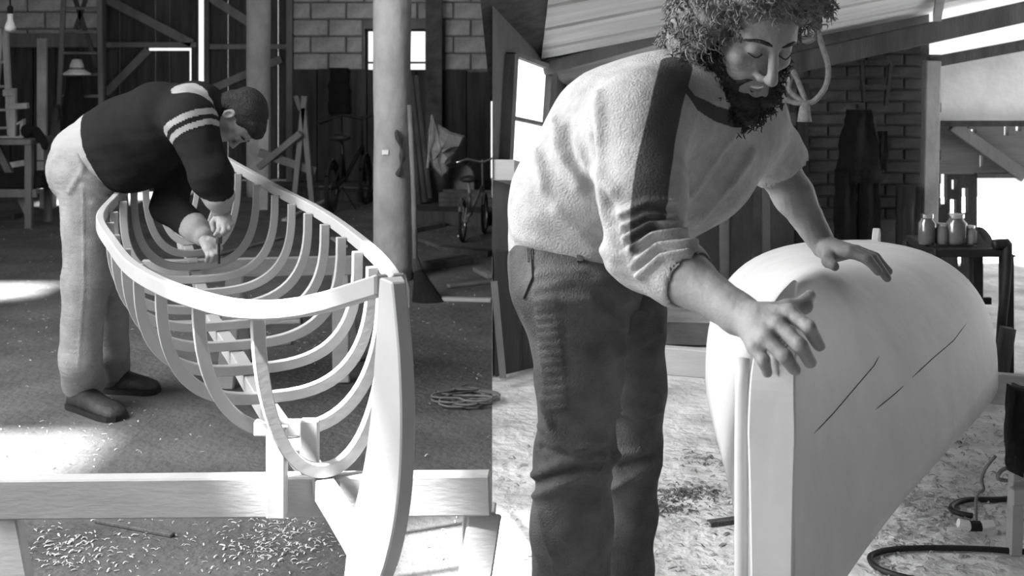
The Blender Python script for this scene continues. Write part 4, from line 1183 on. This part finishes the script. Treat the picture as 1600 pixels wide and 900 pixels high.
# near hand, gripping over the stem
hw = w_n
mcp = [P(1233,489,2.045), P(1216,509,2.025), P(1197,527,2.015), P(1180,543,2.02)]
S.cap(hw, P(1190,508,2.07), .034, .036, .02, flat=(.3,-.8,.5), f=.75)
for q, r in zip(mcp, (.0165,.0165,.016,.0145)): S.cap(P(1170,500,2.09), q, .024, r, .012)
S.chain([mcp[0], P(1264,512,2.01), P(1280,540,2.025)], [.0145,.0125,.0105], .004)
S.chain([mcp[1], P(1250,539,1.985), P(1266,566,2.01)], [.0145,.0128,.0108], .004)
S.chain([mcp[2], P(1226,557,1.985), P(1242,578,2.01)], [.014,.0122,.0102], .004)
S.chain([mcp[3], P(1193,563,2.0), P(1199,582,2.01)], [.0125,.011,.0092], .004)
S.chain([P(1185,494,2.08), P(1228,486,2.10), P(1256,476,2.13), P(1266,462,2.15)], [.022,.018,.0145,.011], .010)
# far hand, laid flat over the keel
hw = w_f
mcp = [P(1330,394,2.83), P(1336,393,2.86), P(1338,392,2.89), P(1334,391,2.92)]
for q, r in zip(mcp, (.0155,.0155,.015,.0135)): S.cap(P(1298,391,2.91), q, .025, r, .012)
S.chain([mcp[0], P(1356,405,2.80), P(1372,424,2.79)], [.0145,.0125,.0105], .004)
S.chain([mcp[1], P(1364,404,2.83), P(1386,434,2.82)], [.0145,.0125,.0105], .004)
S.chain([mcp[2], P(1368,402,2.87), P(1388,424,2.87)], [.014,.012,.010], .004)
S.chain([mcp[3], P(1360,398,2.92), P(1378,414,2.92)], [.0125,.011,.009], .004)
S.chain([P(1297,396,2.89), P(1294,408,2.84), P(1304,416,2.80)], [.019,.0145,.011], .008)
V, Q = S.surface(1); N = vnormals(V, Q)
# brow creases, cheek fold
V += N*(.0009*wobble(V, 30, 4))[:, None]
bodyB = bvh_of(V, Q)
quadmesh('body', V, Q, M_SKIN, m2)
# brows, closed-lid lines, teeth, nails
for s in (-1, 1):
    MB().tube(catmull([L2_(s*.006,.1015,.021), L2_(s*.026,.0985,.025), L2_(s*.044,.087,.024), L2_(s*.056,.074,.016)],4), [.003]+[.0044]*10+[.003,.002], 6).build('eyebrow', M_BEARD, m2)
    MB().tube(catmull([L2_(s*.018,.0905,-.003), L2_(s*.033,.0962,-.0075), L2_(s*.048,.0865,-.003)],4), .0014, 5).build('eyelashes', M_BEARD, m2)
MB().tube(catmull([L2_(-.022,.080,-.0720), L2_(0,.0885,-.0742), L2_(.022,.080,-.0720)],4), .0042, 6).build('teeth', M_WHITE, m2)

# hair: bushy curls
S = SDF(np.array(hc2)-.26, np.array(hc2)+.26, .006)
def E(p, r, kx=.02, sub=False): S.ell(L2_(*p), np.array(r)*HK, A2, kx, sub)
E((0,-.04,.075), (.125,.125,.10)); E((.088,-.035,.03), (.052,.075,.085)); E((.092,-.035,-.045), (.042,.06,.06)); E((-.072,-.04,.03), (.038,.075,.075)); E((0,-.10,-.02), (.1,.07,.09))
E((.03,.055,.105), (.08,.05,.035)); E((-.04,.055,.10), (.07,.05,.035))
E((-.002,.135,-.012), (.074,.092,.094), .008, True)
V, Q = S.surface(1); N = vnormals(V, Q); V += N*(.009*wobble(V, 11, 13))[:, None]
hair2 = quadmesh('hair', V, Q, M_HAIR2, m2)
N = vnormals(V, Q); 
lc = (V - np.array(hc2)) @ A2.T; keep = ~((lc[:,1] > .06) & (np.abs(lc[:,0]) < .08) & (lc[:,2] < .085))
curls('hair_curls', V[keep], N[keep], 2600, M_HAIR2, hair2, .0055, .022, .0015, 3)
# beard
S = SDF(np.array(hc2)-.26, np.array(hc2)+.26, .005)
for s in (-1, 1):
    S.chain([L2_(s*.074,-.005,-.01), L2_(s*.070,.015,-.06), L2_(s*.045,.055,-.105), L2_(0,.075,-.125)], [.016,.030,.034,.036], .015)
    S.chain([L2_(s*.006,.096,-.056), L2_(s*.030,.086,-.064), L2_(s*.044,.070,-.086)], [.0035,.0055,.010], .006)
S.chain([L2_(.084,-.025,-.03), L2_(.082,.0,-.085), L2_(.055,.025,-.135)], [.022,.034,.034], .015)
S.cap(L2_(0,.07,-.12), L2_(0,.062,-.155), .042, .030, .02); S.cap(L2_(.05,.03,-.11), L2_(.03,.04,-.15), .035, .03, .02); S.cap(L2_(-.05,.03,-.11), L2_(-.03,.04,-.15), .035, .03, .02)
S.ell(L2_(0,.105,-.074), np.array((.030,.035,.019))*HK, A2, .005, True)
V, Q = S.surface(1); N = vnormals(V, Q); V += N*(.004*wobble(V, 16, 17))[:, None]
beard = quadmesh('beard', V, Q, M_BEARD, m2)
N = vnormals(V, Q); lc = (V - np.array(hc2)) @ A2.T; keep = ~((lc[:,1] > .085) & (np.abs(lc[:,0]) < .045) & (lc[:,2] > -.115))
curls('beard_curls', V[keep], N[keep], 1100, M_BEARD, beard, .004, .016, .0015, 5)

# jeans
S = SDF((-.10, 2.25, .02), (.55, 3.15, 1.18), .006)
S.ell(P(905,415,2.63), (.155,.165,.12), None, .04); S.ell(P(870,432,2.56), (.10,.10,.12), None, .03); S.ell(P(860,430,2.72), (.09,.09,.11), None, .03)
S.chain([P(900,470,2.53), P(905,590,2.5), P(898,710,2.5), P(893,820,2.5), P(890,1150,2.52)], [.118,.085,.078,.080,.085], .03)
S.chain([P(975,475,2.76), P(988,600,2.78), P(988,700,2.80), P(978,800,2.84), P(968,1100,2.88)], [.098,.074,.066,.068,.075], .03)
V, Q = S.surface(1); N = vnormals(V, Q)
W = V.copy(); W[:, 2] *= 2.0; V += N*(.0035*wobble(W, 5, 21))[:, None]
B = bvh_of(V, Q)
rdg = []
for i in range(13): rdg.append([(838+i*1.2, 470+i*14), (868+i*1.4, 466+i*14)])
fold(V, N, lines_on(B, rdg), .006, .006)
fold(V, N, lines_on(B, [[(840,452),(900,438),(960,450),(1010,490)], [(850,470),(920,470),(980,520)], [(842,430),(920,425),(1000,455)], [(1030,520),(985,545),(960,560)]]), .012, .009)
fold(V, N, lines_on(B, [[(838,775),(880,755),(930,735),(955,722)], [(836,742),(880,724),(945,712)], [(955,765),(985,745),(1015,725)], [(840,660),(870,690),(900,705),(940,690)], [(850,625),(860,660)], [(960,640),(1000,650),(1030,640)], [(960,712),(1000,705)]]), .010, .012)
fold(V, N, lines_on(B, [[(840,750),(880,735),(940,720)], [(845,700),(900,720)], [(960,735),(1020,712)]]), .008, -.010)
fold(V, N, lines_on(B, [[(848,560),(858,640),(868,700)], [(842,800),(850,840),(866,880)], [(948,765),(946,820),(925,890)]]), .004, .004)
jn = quadmesh('jeans', V, Q, mat('dark_denim', .10, .95, .45, 9, .5, 260, spec=.1), m2)
B = bvh_of(V, Q)
# back pocket with its stitched edge, belt loop
pk = [(800,392),(832,390),(834,432),(820,466),(803,458)]
pts = [ray(B, *p)[0] for p in pk]
if all(p is not None for p in pts):
    MB().prism([p+Vector((-.004,-.004,0)) for p in pts], (.012,.012,0)).build('back_pocket', MATS['dark_denim'], jn)
for px in (828, 905):
    h, h2 = ray(B, px, 388)[0], ray(B, px+1, 408)[0]
    if h and h2: MB().bar(h+Vector((0,-.004,0)), h2+Vector((0,-.004,0)), .012, .005, up=(0,1,0)).build('belt_loop', MATS['dark_denim'], jn)
shoe(0, P(875,1200,2.52), P(985,1235,2.44), 1.2, M_LEATHER, m2)
shoe(0, P(950,1150,2.88), P(1045,1170,2.82), 1.2, M_LEATHER, m2)

# sweatshirt
S = SDF((-.08, 2.12, .82), (.78, 3.15, 1.62), .0055)
S.chain([P(902,385,2.63), P(925,310,2.61), P(985,225,2.60), P(1060,175,2.62)], [.150,.165,.172,.135], .04)
S.ell(P(850,330,2.62), (.055,.13,.075), None, .05)
S.cap(P(955,360,2.66), P(1085,262,2.70), .115, .12, .05); S.cap(P(1085,262,2.70), P(1155,215,2.80), .12, .10, .05)
S.chain([P(1030,180,2.55), s_n, P(1003,300,2.34), e_n], [.125,.100,.080,.074], .04)
cu_n = [e_n.lerp(w_n,.16), e_n.lerp(w_n,.36)]
S.cap(e_n, cu_n[0], .076, .068, .02); S.cap(cu_n[0], cu_n[1], .069, .066, .004)
S.chain([P(1080,185,2.68), s_f, P(1208,238,2.93)], [.12,.092,.072], .03)
S.cap(P(1203,232,2.92), P(1214,252,2.95), .077, .077, .004)
S.cap(P(1082,140,2.60), P(1106,132,2.58), .082, .078, .03)
S.ell(L2_(0,.01,-.14), (.085,.085,.085), None, .01, True)
S.cap(P(1212,250,2.945), P(1240,290,2.96), .064, .070, .004, True)
S.cap(e_n.lerp(w_n,.56), e_n.lerp(w_n,1.0), .056, .09, .003, True)
S.cap(P(915,470,2.63), P(905,400,2.63), .14, .135, .01, True)
V, Q = S.surface(1); N = vnormals(V, Q); V += N*(.0035*wobble(V, 5, 31))[:, None]
B = bvh_of(V, Q)
fold(V, N, lines_on(B, [[(868,190),(872,240),(905,290)], [(905,215),(920,260),(958,300)], [(935,150),(940,250),(945,330),(965,400)], [(840,240),(850,290)], [(870,330),(930,385),(985,402)], [(1090,345),(1140,290),(1175,240)], [(1080,300),(1120,240),(1150,200)]]), .014, .012)
fold(V, N, lines_on(B, [[(885,200),(895,250),(925,290)], [(925,220),(935,265),(955,320)], [(1110,330),(1150,275)]]), .012, -.010)
sl_f = [[(975,355),(1010,335),(1050,335)], [(978,372),(1015,350),(1060,348)], [(982,392),(1020,368),(1070,365)], [(990,412),(1030,385),(1085,382)], [(1000,430),(1035,402),(1075,395)], [(970,335),(1010,315),(1055,315)]]
fold(V, N, lines_on(B, sl_f), .006, .014)
sl_g = [[(976,364),(1012,343),(1055,341)], [(980,382),(1018,359),(1065,356)], [(986,402),(1025,376),(1078,373)], [(996,422),(1033,394),(1080,388)]]
fold(V, N, lines_on(B, sl_g), .005, -.007)
fold(V, N, lines_on(B, [[(806,368),(900,402),(1000,425)]]), .016, .006)
B = bvh_of(V, Q)
st_l = lines_on(B, [[(1058,100),(1046,150),(1035,200),(1022,260),(1014,320),(1012,385),(1040,412)]], 6)[0]
mask = np.clip((.034 - segdist(V, st_l))/.008 + .5, 0, 1)
nk = lines_on(B, [[(1056,95),(1066,130),(1088,160),(1120,178),(1150,188)]], 6)
if nk: mask = np.maximum(mask, np.clip((.016 - segdist(V, nk[0]))/.006 + .5, 0, 1))
mask = np.minimum(mask, np.where(segdist(V, cu_n) < .10, np.clip((.0 - param(V, *cu_n))*2+.5, 0, 1), 1))
quadmesh('sweatshirt', V, Q, mat_mask('pale_sweatshirt_jersey', .41, .075, bump=.35, bscale=220), m2, mask)
